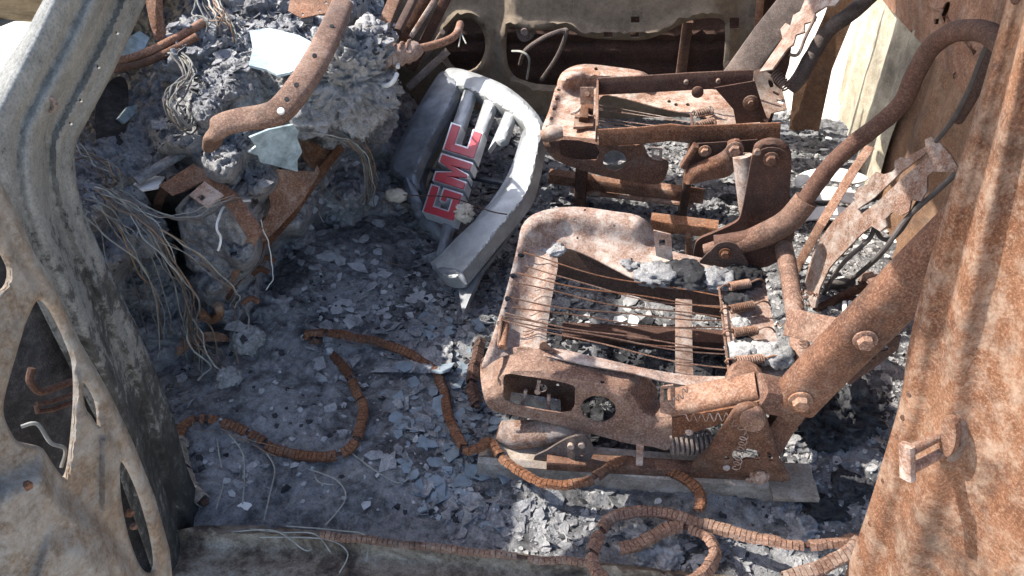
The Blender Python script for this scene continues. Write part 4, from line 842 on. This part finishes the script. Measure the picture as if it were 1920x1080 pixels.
# tall recliner plate
V, F = sheet(c2([(1412, 285), (1420, 270), (1440, 262), (1462, 264), (1478, 276), (1484, 295), (1482, 340), (1476, 400), (1462, 432), (1430, 455), (1380, 468), (1306, 492), (1303, 462), (1312, 448), (1335, 438), (1378, 418), (1390, 400), (1400, 350)], 3), [], YP(1.42), lambda P: -.006 * (1 - sst(0, 5, dpoly(P, [(1412, 285), (1420, 270), (1440, 262), (1462, 264), (1478, 276), (1484, 295)], False))) - .008 * (1 - sst(14, 18, np.hypot(P[:, 0] - 1421, (P[:, 1] - 418) * 1.2))), sp=6, th=.008)
tpz = mk('tall_plate', V, F, M['rust_dark'], ps, ang=40)
bolt('bolt', Y(1446, 298, 1.405), NY, .010, M['rust'], tpz); mk('rivet', *disc(Y(1420, 284, 1.407), NY, .007, .006, 12, .4), M['rust_ash'], tpz)
V, F = sheet(c2([(1424, 284), (1440, 277), (1462, 279), (1474, 288), (1462, 286), (1440, 284)], 2), [], YP(1.408), None, sp=6, th=.003); mk('slot_rim', V, F, M['rust_dark'], tpz)
# slide rails of this seat
for (a, b, w, h, mm, z) in (((1030, 330), (1320, 368), .035, .03, 'rust_lite', .07), ((1070, 356), (1300, 384), .02, .012, 'rust_ash', .05), ((1220, 415), (1345, 430), .04, .03, 'rust_lite', .10), ((1020, 405), (1090, 400), .03, .012, 'rust_ash', .09)):
    mk('slide_rail', *sweep([Z(*a, z), Z(*b, z)], rrect(w, h, .006), upv=Vector((0, 0, 1))), M[mm], ps)
for x in (1290, 1292): mk('rail_foot', *sweep([Z(x, 440, .10), Z(x, 475, .05)], rrect(.03, .012, .003)), M['rust'], ps)
mk('support_leg', *sweep([Vector((-.14, 1.80, .26)), Vector((-.14, 1.80, 0))], rrect(.03, .03, .004), upv=Vector((1, 0, 0))), M['rust_dark'], ps)
mk('support_leg', *sweep([Vector((.12, 1.80, .26)), Vector((.12, 1.80, 0))], rrect(.05, .02, .004), upv=Vector((1, 0, 0))), M['rust_dark'], ps)
# back hoop of this seat
mk('back_hoop', *tube([Y(1482, 165, 1.9), Y(1500, 145, 1.9), Y(1525, 100, 1.91), Y(1555, 55, 1.92), Y(1600, 22, 1.93), Y(1650, -25, 1.94), Y(1690, -60, 1.94)], .0175, 16, 6, rough=.0012, rs=40), M['rust_grey'], ps)
mk('hoop_hook', *tube([Y(1480, 102, 1.88), Y(1492, 104, 1.88), Y(1500, 96, 1.88), Y(1510, 70, 1.88), Y(1530, 30, 1.89)], .004, 8, 5), M['rust_ash'], ps)

# ================================================================== GRILLE
gr = empty('silver_grille', Z(840, 470, .02), 'silver plastic grille with red lettered emblem leaning over the floor', 'grille')
gpl = PL3(Z(845, 505, .09), Z(835, 140, .22), Z(1012, 225, .25))
def gq(x, y, h=0): return Q(x, y, gpl) + gpl[1] * h
def convex(poly, wid, hgt, base=0.):
    return lambda P: base + hgt * (1 - (1 - np.clip(dpoly(P, poly) / wid, 0, 1)) ** 2)
GF = c2([(835, 132), (858, 128), (905, 142), (950, 162), (988, 192), (1014, 224), (1018, 250), (1003, 325), (986, 372), (930, 442), (872, 512), (858, 524), (830, 520), (808, 494), (822, 480), (870, 432), (920, 385), (950, 342), (966, 300), (982, 250), (976, 232), (950, 210), (915, 190), (880, 172), (856, 166), (840, 160)], 4)
fr = mk('frame', *sheet(GF, [], gpl, lambda P: .010 * np.clip(dpoly(P, GF) / 5., 0, 1), sp=4.5, th=.030, crumple=.0006), M['chrome'], gr, ang=28)
GL = c2([(828, 134), (850, 140), (862, 156), (850, 195), (822, 245), (795, 300), (782, 335), (786, 352), (766, 346), (738, 328), (731, 310), (745, 275), (775, 215), (805, 165)], 4)
mk('frame_side', *sheet(GL, [], gpl, lambda P: .012 * np.clip(dpoly(P, GL) / 7., 0, 1), sp=4.5, th=.05, crumple=.0012), M['chrome_dark'], gr, ang=28)
mk('side_skirt', *sheet(c2([(862, 158), (872, 164), (850, 215), (815, 285), (792, 335), (812, 400), (800, 408), (770, 365), (784, 330), (815, 260), (850, 195)], 3), [], gpl, convex(GL, 40, .001, -.015), sp=7, th=.02, crumple=.004), M['blackp'], gr)
mk('melted_edge', *tube([gq(765, 340, -.005), gq(772, 365, -.01), gq(780, 390, -.02), gq(798, 412, -.02), gq(830, 440, -.03)], [.018, .014, .013, .016, .012], 10, 5, rough=.008, rs=50), M['chrome_dark'], gr)
mk('inner_lip', *sheet(c2([(980, 246), (988, 250), (975, 305), (958, 345), (925, 392), (880, 432), (850, 462), (846, 455), (878, 424), (918, 380), (946, 338), (964, 298)], 3), [], gpl, lambda P: np.full(len(P), -.012), sp=7, th=.02), M['chrome_dark'], gr)
mk('lower_skirt', *sheet([(986, 372), (998, 340), (975, 400), (945, 455), (905, 505), (880, 560), (868, 590), (856, 528), (872, 512), (930, 442)], [], (gpl[0] - gpl[1] * .035, gpl[1]), None, sp=9, th=.01, crumple=.006), M['chrome_dark'], gr)
mk('frame_tip', *tube([gq(815, 500, .0), gq(835, 512, .004), gq(862, 516, .006), gq(872, 528, -.01)], [.006, .010, .008, .004], 10, 5, rough=.003, rs=60), M['chrome_dark'], gr)
for nm, pts in (('bar', [(873, 160), (894, 164), (868, 246), (846, 240)]), ('bar', [(912, 176), (933, 184), (906, 262), (885, 256)]), ('bar', [(950, 202), (968, 208), (950, 262), (938, 268), (928, 264), (915, 282), (926, 258)]), ('bar', [(832, 412), (850, 415), (832, 480), (818, 478), (825, 440)])):
    mk(nm, *sheet(pts, [], gpl, convex(pts, 6, .006, -.002), sp=6, th=.014, crumple=.001), M['chrome'] if pts[0][0] != 832 else M['chrome_dark'], gr, ang=50)
mk('rear_bar', *sweep([gq(852, 205, -.03), gq(975, 262, -.03)], rrect(.012, .01, .002)), M['blackp'], gr)
mk('rear_bar', *sweep([gq(800, 300, -.035), gq(960, 330, -.035)], rrect(.012, .01, .002)), M['blackp'], gr)
def offs(poly, d):
    n = len(poly); A = sum(poly[i][0] * poly[(i+1) % n][1] - poly[(i+1) % n][0] * poly[i][1] for i in range(n)); sg = 1 if A > 0 else -1; out = []
    for i in range(n):
        a, b, c = Vector(poly[i-1]), Vector(poly[i]), Vector(poly[(i+1) % n]); e1 = (b - a).normalized(); e2 = (c - b).normalized()
        n1 = Vector((e1.y, -e1.x)) * sg; n2 = Vector((e2.y, -e2.x)) * sg; m = n1 + n2; k = m.dot(n1); m = m / max(k, .5); out.append(tuple(b + m * d))
    return out
GLY = {'letter_g': [(0, 0), (.315, 0), (.315, .62), (.17, .62), (.17, .40), (.22, .40), (.22, .28), (.10, .28), (.10, .72), (.315, .72), (.315, 1), (0, 1)],
       'letter_m': [(.35, 0), (.35, 1), (.455, 1), (.505, .50), (.555, 1), (.66, 1), (.66, 0), (.565, 0), (.565, .62), (.53, .02), (.48, .02), (.445, .62), (.445, 0)],
       'letter_c': [(.695, 0), (1, 0), (1, .32), (.80, .32), (.80, .68), (1, .68), (1, 1), (.695, 1)]}
for nm, pg in GLY.items():
    px = [(851 + 55 * u - 60 * v, 416 - 168 * u - 19 * v) for u, v in pg]
    e = mk(nm, *sheet(px, [], gpl, lambda P: np.full(len(P), .020), sp=9, th=.026, crumple=0), M['silver'], gr, ang=30, label='silver edged red emblem letter')
    mk('red_face', *sheet(offs(px, -2.6), [], gpl, lambda P: np.full(len(P), .023), sp=9, th=.010, crumple=0), M['red'], e, ang=30)
# dusty clods caught on the grille and the twig through them
cl = empty('dust_clod', gq(850, 385, .02), 'tan dust clod caught on a thin rusty rod over the emblem', 'clod')
mk('clod', *blob(gq(878, 408, .016), (.018, .016, .014), .016, 60, 5, 'ridge', seed=71), M['sand'], cl, ang=180)
mk('clod', *blob(gq(755, 382, .03), (.022, .014, .014), .008, 60, 4, 'ridge', seed=72), M['sand'], cl, ang=180)
mk('rod', *tube([gq(712, 370, .03), gq(760, 382, .032), gq(860, 398, .05), gq(930, 418, .04), gq(962, 422, .035)], .0014, 6, 6), M['rust'], cl)

# ================================================================== STRAPS AND RATCHET PLATES BEHIND THE SEATS
RT = [(1520, 577), (1509, 527), (1527, 462), (1563, 413), (1603, 375), (1602, 362), (1612, 350), (1626, 346), (1630, 334), (1642, 322), (1656, 327), (1672, 322), (1678, 316), (1677, 302), (1688, 294), (1700, 298), (1705, 292), (1735, 275), (1734, 262), (1745, 256), (1762, 268), (1782, 290), (1800, 322), (1770, 322), (1748, 322), (1738, 332), (1738, 358), (1726, 377), (1708, 376), (1704, 396), (1690, 404), (1672, 398), (1660, 410), (1662, 424), (1650, 434), (1634, 424), (1617, 437), (1573, 482), (1555, 502), (1537, 540), (1530, 577)]
RS = [(1608, 392), (1640, 370), (1690, 322), (1738, 286), (1742, 292), (1696, 330), (1648, 376), (1614, 402)]
rp = Vector((.40, 1.45, 0)); rpl = PL3(Y(1520, 577, 1.43), Y(1800, 300, 1.36), Y(1600, 360, 1.50))
V, F = sheet(RT, [RS], rpl, lambda P: .012 * np.sin((P[:, 0] - 1500) / 80.), sp=7, th=.004, crumple=.003)
mk('ratchet_plate', V, F, M['rust_ash'], None, label='large scalloped rusty steel plate with a slot behind near seat', cat='plate')
RT2 = [(1424, 134), (1467, 72), (1463, 54), (1473, 43), (1482, 48), (1487, 28), (1500, 21), (1507, 4), (1518, -20), (1590, -20), (1566, 10), (1547, 12), (1528, 24), (1528, 38), (1508, 44), (1508, 60), (1492, 65), (1487, 83), (1477, 90), (1448, 130)]
V, F = sheet(RT2, [], PL3(Y(1424, 134, 1.88), Y(1566, 10, 1.88), Y(1467, 72, 1.95)), None, sp=7, th=.004, crumple=.002)
mk('ratchet_plate', V, F, M['rust_ash'], None, label='pale scalloped steel strip standing at the far seat hinge', cat='plate')
mk('flat_strap', *sweep([Z(1484, 520, .04), Y(1540, 420, 1.52), Y(1600, 320, 1.60), Y(1632, 275, 1.64)], rrect(.020, .003, .001), upv=Vector((-.5, -.7, .5))), M['rust_lite'], None, label='straight perforated flat steel strap leaning behind the near seat', cat='strap')
mk('bent_rod', *tube([Z(1540, 560, .03), Y(1575, 500, 1.42), Y(1628, 450, 1.42), Y(1640, 428, 1.42), Y(1652, 446, 1.42), Y(1670, 448, 1.42), Y(1692, 428, 1.42), Y(1722, 378, 1.40)], .0045, 8, 5), M['wire_dark'], None, label='dark bent steel rod with a kink beside scalloped plate', cat='rod')
mk('long_rod', *tube([Z(1590, 530, .03), Y(1650, 478, 1.38), Y(1700, 410, 1.38), Y(1760, 355, 1.37), Y(1830, 290, 1.36)], .005, 8, 5), M['wire_dark'], None, label='long straight dark rod running up to the wall', cat='rod')
adj = empty('seat_adjuster', Z(1590, 590, .0), 'small rusty toothed adjuster mechanism on the floor behind near seat', 'mechanism')
mk('arm', *sweep([Z(1530, 582, .05), Z(1580, 555, .06), Z(1625, 535, .08)], rrect(.012, .02, .003)), M['rust'], adj)
mk('block', *sweep([Z(1622, 520, .07), Z(1648, 545, .07)], rrect(.03, .03, .006)), M['rust_lite'], adj)
mk('cylinder', *tube([Z(1545, 538, .05), Z(1600, 525, .06)], .011, 12, 0), M['wire_dark'], adj)
gc = Z(1595, 570, .05); gv = []
gm = MB()
for i in range(28):
    a = 2 * math.pi * i / 28; rr = .028 if i % 2 else .022; gv.append(gc + Vector((rr * math.cos(a), rr * math.sin(a) * .9, .006 * math.cos(a))))
gm.add(gv + [v + Vector((0, 0, .005)) for v in gv], [tuple(range(28)), tuple(range(55, 27, -1))] + [(i, (i + 1) % 28, 28 + (i + 1) % 28, 28 + i) for i in range(28)])
gm.build('gear', M['rust_orange'], adj, ang=20)
for x in (1583, 1594): mk('rib', *sweep([Z(x, 566, .065), Z(x + 2, 602, .05)], rrect(.009, .01, .003)), M['flake_w'], adj)
V, F = sheet(c2([(1490, 330), (1520, 315), (1560, 312), (1600, 325), (1640, 335), (1630, 350), (1580, 345), (1530, 338), (1500, 345)], 3), [], ZP(.06), lambda P: .03 * np.sin((P[:, 0] - 1490) / 48.), sp=9, th=.004, crumple=.004)
for i, dy in enumerate((0, 36, 72)):
    V, F = sheet(c2([(1492 + i * 4, 332 + dy), (1520, 318 + dy), (1565, 314 + dy), (1605, 322 + dy), (1628 - i * 10, 334 + dy), (1600, 344 + dy), (1555, 338 + dy), (1515, 340 + dy), (1498, 350 + dy)], 3), [], ZP(.055 - i * .01), lambda P: .03 * np.sin((P[:, 0] - 1490) / 48.), sp=9, th=.004, crumple=.004)
    mk('curved_slat', V, F, M['flake_w'], None, label='white curved burnt slat lying under the long seat tube', cat='slat', group='white curved slats behind the seats')

# ================================================================== SLOTTED EDGE STRIPS
def slotted(name, px, w, h, label, mat, roll=0, seg=.0074, gap=.0010, parent=None, zf=None, cat='metal strip', group=None, seed=0, core=True):
    P = [p + noise.noise_vector(p * 16) * .005 + noise.noise_vector(p * 40) * .0025 for p in resample(crom(px, 10), .004)]; P = resample(P, .004); T, N, B = frames(P, Vector((0, 0, 1))); m = MB(); rnd = random.Random(seed); t = .0016; s = 0; i = 0
    step = int(round((seg + gap) / .004)) ; t_ = t
    L = len(P); d = seg + gap; cum = 0; k = 0.0
    pos = 0.0
    while pos + seg < .004 * (L - 1):
        a = pos / .004; b = (pos + seg) / .004
        def at(f):
            j = min(int(f), L - 2); u = f - j; rl = roll(f / L) if callable(roll) else roll
            n_, b_ = N[j], B[j]; c_, s_ = math.cos(rl), math.sin(rl); return P[j].lerp(P[j+1], u), n_ * c_ + b_ * s_, b_ * c_ - n_ * s_
        jr = rnd.uniform(-.13, .13); V = []; js = rnd.uniform(.92, 1.06)
        if rnd.random() < .035: pos += d; continue
        for f in (a, b):
            p, n_, b_ = at(f); n2 = n_ + b_ * jr; b2 = b_ - n_ * jr
            for (u, v) in ((-w/2, -h/2), (-w/2, h/2 - .003), (-w/2 + .003, h/2), (w/2 - .003, h/2), (w/2, h/2 - .003), (w/2, -h/2), (w/2 - t, -h/2), (w/2 - t, h/2 - t), (-w/2 + t, h/2 - t), (-w/2 + t, -h/2)):
                V.append(p + b2 * u * js + n2 * v * js)
        n = 10; m.add(V, [(i, (i + 1) % n, n + (i + 1) % n, n + i) for i in range(n)] + [tuple(range(n)), tuple(range(2*n - 1, n - 1, -1))])
        pos += d
    root = empty(name, P[0], label, cat, group); m.build('slotted_cover', mat, root, ang=25)
    if core: mk('core', *sweep(P[::2] if len(P) > 6 else P, rrect(w * .5, h * .4, .002), upv=Vector((0, 0, 1))), M['rust_dark'], root)
    return root
S1 = [(336, 822), (345, 797), (375, 786), (410, 790), (450, 806), (500, 833), (545, 850), (590, 857), (635, 847), (668, 822), (681, 785), (672, 740), (645, 690), (610, 655), (572, 625), (600, 624), (650, 630), (710, 642), (765, 660), (805, 688), (830, 730), (842, 775), (858, 815), (874, 845), (900, 838), (916, 826), (938, 852), (965, 878), (1005, 898), (1060, 905), (1110, 895), (1150, 872), (1190, 862), (1235, 872), (1275, 892), (1305, 915), (1313, 938), (1308, 958)]
slotted('slotted_strip', [Z(x, y, (.028 if x < 860 or y < 700 else .064) + .008 * math.sin(i * .9) + (.02 if y < 640 and x < 720 else 0)) for i, (x, y) in enumerate(S1)], .018, .010, 'long winding slotted rusty trim strip snaking across the footwell floor', M['rust'], roll=lambda f: .5 * math.sin(f * 14), seed=1)
S2 = [(1600, 1008), (1560, 1018), (1500, 1020), (1440, 1014), (1380, 1000), (1320, 982), (1260, 966), (1200, 958), (1155, 970), (1122, 1000), (1110, 1040), (1122, 1075), (1160, 1105), (1230, 1115), (1300, 1092), (1338, 1058), (1345, 1028), (1322, 1000), (1285, 985), (1235, 1000), (1190, 1022), (1150, 1032)]
slotted('slotted_strip', [Z(x, y, .068 + .018 * math.sin(i * .5 + 1)) for i, (x, y) in enumerate(S2)], .019, .013, 'looped slotted rusty trim strip coiled on the floor below the pillar', M['rust_lite'], roll=lambda f: .8 * math.sin(f * 9 + 1), seed=2)
S3 = [(600, 1000), (700, 1014), (850, 1030), (1000, 1046), (1115, 1058)]
slotted('slotted_strip', [Z(x, y, .060) for x, y in S3], .012, .009, 'straight slotted rusty strip clipped along the door sill', M['rust_orange'], roll=-.3, seed=3)
S4 = [(1470, 1088), (1520, 1072), (1565, 1052), (1600, 1030), (1612, 1004)]
slotted('slotted_strip', [Z(x, y, .07 + i * .008) for i, (x, y) in enumerate(S4)], .022, .018, 'short slotted rusty strip at the foot of the pillar', M['rust_orange'], roll=.3, seed=4)
slotted('weather_strip', [Z(x, y, .03) for x, y in ((340, 826), (338, 856), (348, 890), (368, 925), (392, 955))], .022, .02, 'grey ribbed weather strip curving along the pillar foot', M['trackm'], roll=.4, seed=5)
slotted('slotted_strip', [Z(x, y, .03) for x, y in ((900, 640), (888, 690), (886, 730), (896, 770))], .02, .018, 'short slotted rusty strip standing against seat front corner', M['rust_dark'], roll=.9, seed=6)

# ================================================================== DEBRIS
from mathutils.bvhtree import BVHTree
def bvh_of(objs):
    V = []; F = []
    for o in objs:
        off = wloc(o); k = len(V); V += [v.co + off for v in o.data.vertices]; F += [tuple(i + k for i in p.vertices) for p in o.data.polygons]
    return BVHTree.FromPolygons(V, F)
floor_o = bpy.data.objects['cab_floor']; ash_o = bpy.data.objects['ash_mass']
bvh = bvh_of([floor_o, ash_o] + [o for o in bpy.data.objects if o.name.startswith(('ash_clump', 'burnt_module'))])
def hit(px, py):
    h = bvh.ray_cast(CC, ray(px, py).normalized()); return (h[0], h[1]) if h[0] is not None else (None, None)
def drop(x, y):
    h = bvh.ray_cast(Vector((x, y, 1.0)), Vector((0, 0, -1))); return (h[0], h[1]) if h[0] is not None else (None, None)
def flake_shape(rnd, n=6, th=.05):
    A = sorted(rnd.uniform(0, 2 * math.pi) for _ in range(n)); pts = []
    for a in [2 * math.pi * i / n + rnd.uniform(-.35, .35) for i in range(n)]:
        r = rnd.uniform(.6, 1.0); pts.append((r * math.cos(a), r * math.sin(a) * .8))
    bend = rnd.uniform(-.12, .12)
    V = [Vector((x, y, bend * x * x)) for x, y in pts] + [Vector((x * .96, y * .96, bend * x * x + th)) for x, y in pts]
    F = [tuple(range(n - 1, -1, -1)), tuple(range(n, 2 * n))] + [(i, (i + 1) % n, n + (i + 1) % n, n + i) for i in range(n)]
    return V, F
rnd = random.Random(11)
protos = []
for k in range(12):
    V, F = flake_shape(rnd, rnd.choice((4, 5, 5, 6, 7)), .05); row = {}
    for mm in ('flake', 'flake_b', 'flake_w', 'glass'):
        me = bpy.data.meshes.new('flake'); me.from_pydata([tuple(v) for v in V], [], F); me.materials.append(M[mm]); row[mm] = me
    protos.append(row)
def put_flake(px, py, size, mm, label, group, tilt=.25, name='ash_flake', cat='flake'):
    p, n = hit(px, py)
    if p is None: return
    o = bpy.data.objects.new(name, rnd.choice(protos)[mm]); COL.objects.link(o)
    up_ = (Vector((0, 0, 1)) * 1.2 + n + Vector((rnd.gauss(0, tilt), rnd.gauss(0, tilt), 0))).normalized()
    o.rotation_mode = 'QUATERNION'; o.rotation_quaternion = up_.to_track_quat('Z', 'Y') @ Matrix.Rotation(rnd.uniform(0, 6.28), 3, 'Z').to_quaternion()
    o.location = p + up_ * .002; o.scale = (size, size * rnd.uniform(.7, 1), size * rnd.uniform(.5, 1.2)); props(o, label, cat, group)
def in_poly(poly):
    xs = [p[0] for p in poly]; ys = [p[1] for p in poly]
    while True:
        x, y = rnd.uniform(min(xs), max(xs)), rnd.uniform(min(ys), max(ys))
        if inpoly(np.array([[x, y]]), poly)[0]: return x, y
for poly, n, s0, s1, mm, lab, grp in (
    ([(560, 330), (700, 330), (720, 460), (840, 560), (820, 620), (600, 600), (540, 500)], 90, .010, .034, 'flake', 'flat grey ash flake lying in the footwell beside the dashboard', 'ash flakes in the footwell'),
    ([(760, 730), (900, 760), (900, 940), (780, 940), (720, 860)], 50, .009, .034, 'flake_b', 'blue grey flake lying between the slotted strip and seat', 'blue grey flakes by the seat'),
    ([(760, 660), (830, 690), (820, 740), (750, 730)], 5, .02, .034, 'flake_b', 'blue grey flake lying inside the bend of the slotted strip', 'blue grey flakes at strip bend'),
    ([(560, 260), (680, 300), (660, 420), (580, 400)], 40, .008, .018, 'flake', 'grey ash flake on the slope under the cables', 'ash flakes on the slope'),
    ([(1490, 260), (1560, 260), (1700, 470), (1650, 600), (1540, 560), (1490, 420)], 40, .008, .024, 'flake_w', 'pale flake on the sunlit floor behind the seats', 'pale flakes behind the seats'),
    ([(1030, 380), (1380, 380), (1380, 440), (1200, 400)], 12, .008, .018, 'flake', 'grey flake between the two seat frames', 'flakes between the seats'),
    ([(1060, 560), (1260, 560), (1260, 660), (1040, 640)], 14, .010, .028, 'flake', 'grey flake on the floor under the seat wires', 'flakes under the seat'),
    ([(420, 700), (900, 700), (900, 980), (420, 960)], 40, .005, .013, 'flake', 'small grey flake scattered on the floor ash by the sill', 'small flakes on the floor')):
    for _ in range(n): put_flake(*in_poly(poly), s0 + (s1 - s0) * rnd.random() ** 1.8, mm, lab, grp)
for (x, y, s, mm, lab) in ((460, 950, .022, 'flake_w', 'white flaky scrap beside a brown stone near the sill'), (523, 1012, .014, 'flake_w', 'white triangular flake on the door sill'), (1190, 605, .035, 'flake_w', 'large pale flake under the seat wires'), (1160, 600, .02, 'flake_w', 'smaller pale flake beside the large one under the seat wires'), (865, 905, .03, 'flake_b', 'large blue flake at the end of the slide track')):
    put_flake(x, y, s, mm, lab, None, .1)
# uncountable crumbs: one mesh of small flakes and crumbs spread over floor and heap
m = MB(); VV = []; FF = []
def crumb(p, s, up_):
    k = len(VV); n = rnd.choice((4, 5)); q = up_.to_track_quat('Z', 'Y'); a0 = rnd.uniform(0, 6.28); h = s * rnd.uniform(.06, .35)
    ring = [(math.cos(a0 + 6.283 * i / n) * s * rnd.uniform(.6, 1.1), math.sin(a0 + 6.283 * i / n) * s * rnd.uniform(.6, 1.1)) for i in range(n)]
    for (x, y) in ring: VV.append(p + q @ Vector((x, y, -.2 * s)))
    for (x, y) in ring: VV.append(p + q @ Vector((x * .75, y * .75, h * rnd.uniform(.6, 1.2))))
    FF.append(tuple(k + n + i for i in range(n)))
    for i in range(n): FF.append((k + i, k + (i + 1) % n, k + n + (i + 1) % n, k + n + i))
def crumbs(name, N, area, s0, s1, mat, label, tilt=.5):
    global VV, FF
    VV = []; FF = []
    for _ in range(N):
        x = rnd.uniform(area[0], area[1]); y = rnd.uniform(area[2], area[3])
        if nz((x, y, 3.3), 6, 3) + rnd.uniform(-.3, .6) < 0: continue
        if x < -.30 and y < 1.22 and rnd.random() < .72: continue
        p, nn = drop(x, y)
        if p is None or (mat is M['ash_pale'] and x < .27 and y < 1.36): continue
        crumb(p, s0 + (s1 - s0) * rnd.random() ** 3, (nn + Vector((rnd.gauss(0, tilt), rnd.gauss(0, tilt), .6))).normalized())
    mk(name, VV, FF, mat, None, smooth=False, label=label, kind='stuff', cat='debris')
crumbs('ash_crumbs', 5000, (-.95, .1, .80, 2.3), .0015, .011, M['flake'], 'grey ash crumbs strewn over the floor and dashboard heap')
crumbs('char_crumbs', 10000, (-.95, .5, .80, 2.3), .0015, .012, M['char'], 'black charred crumbs strewn over the cab floor')
crumbs('pale_crumbs', 12000, (.05, .62, .80, 2.25), .0015, .009, M['ash_pale'], 'pale ash crumbs over the sunlit floor behind the seats')
def scale(p, s, up_):
    k = len(VV); n = rnd.choice((4, 5, 6)); q = up_.to_track_quat('Z', 'Y'); a0 = rnd.uniform(0, 6.28); th = s * rnd.uniform(.05, .12); cv = rnd.uniform(-.25, .35) / s; el = rnd.uniform(.5, 1)
    ring = [(math.cos(a0 + 6.283 * (i + rnd.uniform(-.3, .3)) / n) * s * rnd.uniform(.6, 1.1), el * math.sin(a0 + 6.283 * (i + rnd.uniform(-.3, .3)) / n) * s * rnd.uniform(.6, 1.1)) for i in range(n)]
    for (x, y) in ring: VV.append(p + q @ Vector((x, y, cv * x * x)))
    for (x, y) in ring: VV.append(p + q @ Vector((x * .95, y * .95, cv * x * x + th)))
    VV.append(p + q @ Vector((0, 0, th))); VV.append(p)
    for i in range(n):
        j = (i + 1) % n; FF.append((k + i, k + j, k + n + j, k + n + i)); FF.append((k + n + i, k + n + j, k + 2 * n)); FF.append((k + j, k + i, k + 2 * n + 1))
def scales(name, N, area, s0, s1, mat, label, tilt=.48, thr=0, zmax=9, ph=0):
    global VV, FF
    VV = []; FF = []
    for _ in range(N):
        x = rnd.uniform(area[0], area[1]); y = rnd.uniform(area[2], area[3])
        if nz((x, y, ph), 5, 3) + rnd.uniform(-.35, .35) < thr: continue
        if x < -.30 and y < 1.22 and rnd.random() < .72: continue
        p, nn = drop(x, y)
        if p is None or p.z > zmax or (mat is M['ash_pale'] and x < .27 and y < 1.36): continue
        u = (nn * .8 + Vector((rnd.gauss(0, tilt), rnd.gauss(0, tilt), .8))).normalized()
        scale(p + Vector((0, 0, .001)), s0 + (s1 - s0) * rnd.random() ** 3.2, u)
    mk(name, VV, FF, mat, None, smooth=False, label=label, kind='stuff', cat='debris')
scales('ash_scales', 9000, (-.98, -.05, .80, 2.25), .003, .028, M['ash'], 'overlapping grey ash scales covering the footwell and heap', ph=1)
scales('dark_scales', 7000, (-.98, .10, .80, 2.25), .003, .022, M['ash_floor'], 'overlapping dark ash scales covering the floor', ph=5)
scales('sill_scales', 2600, (-.25, .55, .70, .86), .002, .018, M['ash'], 'grey ash scales along the floor edge inside the sill', thr=-.1, ph=17)
scales('shade_char_scales', 6500, (-.18, .30, .98, 1.36), .003, .022, M['char'], 'black charred scales laid as shade under the near seat', thr=-.2, ph=3)  # char debris whose black also stands in for shade under the seat
scales('blue_scales', 1100, (-.50, -.12, .80, 1.5), .004, .022, M['flake_b'], 'blue grey scales scattered between footwell and seat', thr=.12, ph=9)
scales('pale_scales', 4500, (.05, .62, .95, 2.25), .003, .018, M['ash_pale'], 'pale ash scales over the floor behind the seats', ph=13)
LL = [('black charred lump on the floor behind the triangular hinge plate', 'charred lumps behind the hinge plate')] * 2 + [('grey ash lump between the looped strip and the pillar', 'ash lumps by the looped strip')] * 2 + \
     [('black charred lump on the floor beside the pillar foot', 'charred lumps by the pillar')] * 2 + [('pale ash lump lying inside the looped slotted strip', 'pale lumps inside the loop')] * 2 + \
     [('grey ash lump on the floor under the far back wall', 'ash lumps by the back wall')] * 2 + [('grey ash lump on the floor between the two seat frames', 'ash lumps between the seats')] * 2 + [('small black lump between the two seat frames', None)]
# countable lumps behind the near seat
for i, (x, y, r, mm) in enumerate(((1590, 770, .05, 'char'), (1560, 800, .05, 'char'), (1500, 990, .025, 'ash'), (1480, 960, .02, 'ash'), (1530, 950, .03, 'char'), (1600, 920, .03, 'char'), (1240, 1040, .03, 'ash_pale'), (1190, 995, .02, 'ash_pale'), (1520, 250, .03, 'ash'), (1480, 220, .03, 'ash'), (1340, 390, .03, 'ash'), (1290, 390, .025, 'ash'), (1370, 375, .02, 'char'))):
    p, n = hit(x, y)
    if p is None: continue
    mk('ash_lump', *blob(p, (r * 1.1, r * .8, r * .45), r * .55, 46, 5, 'ridge', seed=90 + i), M[mm], None, ang=180, label=LL[i][0], cat='lump', group=LL[i][1])
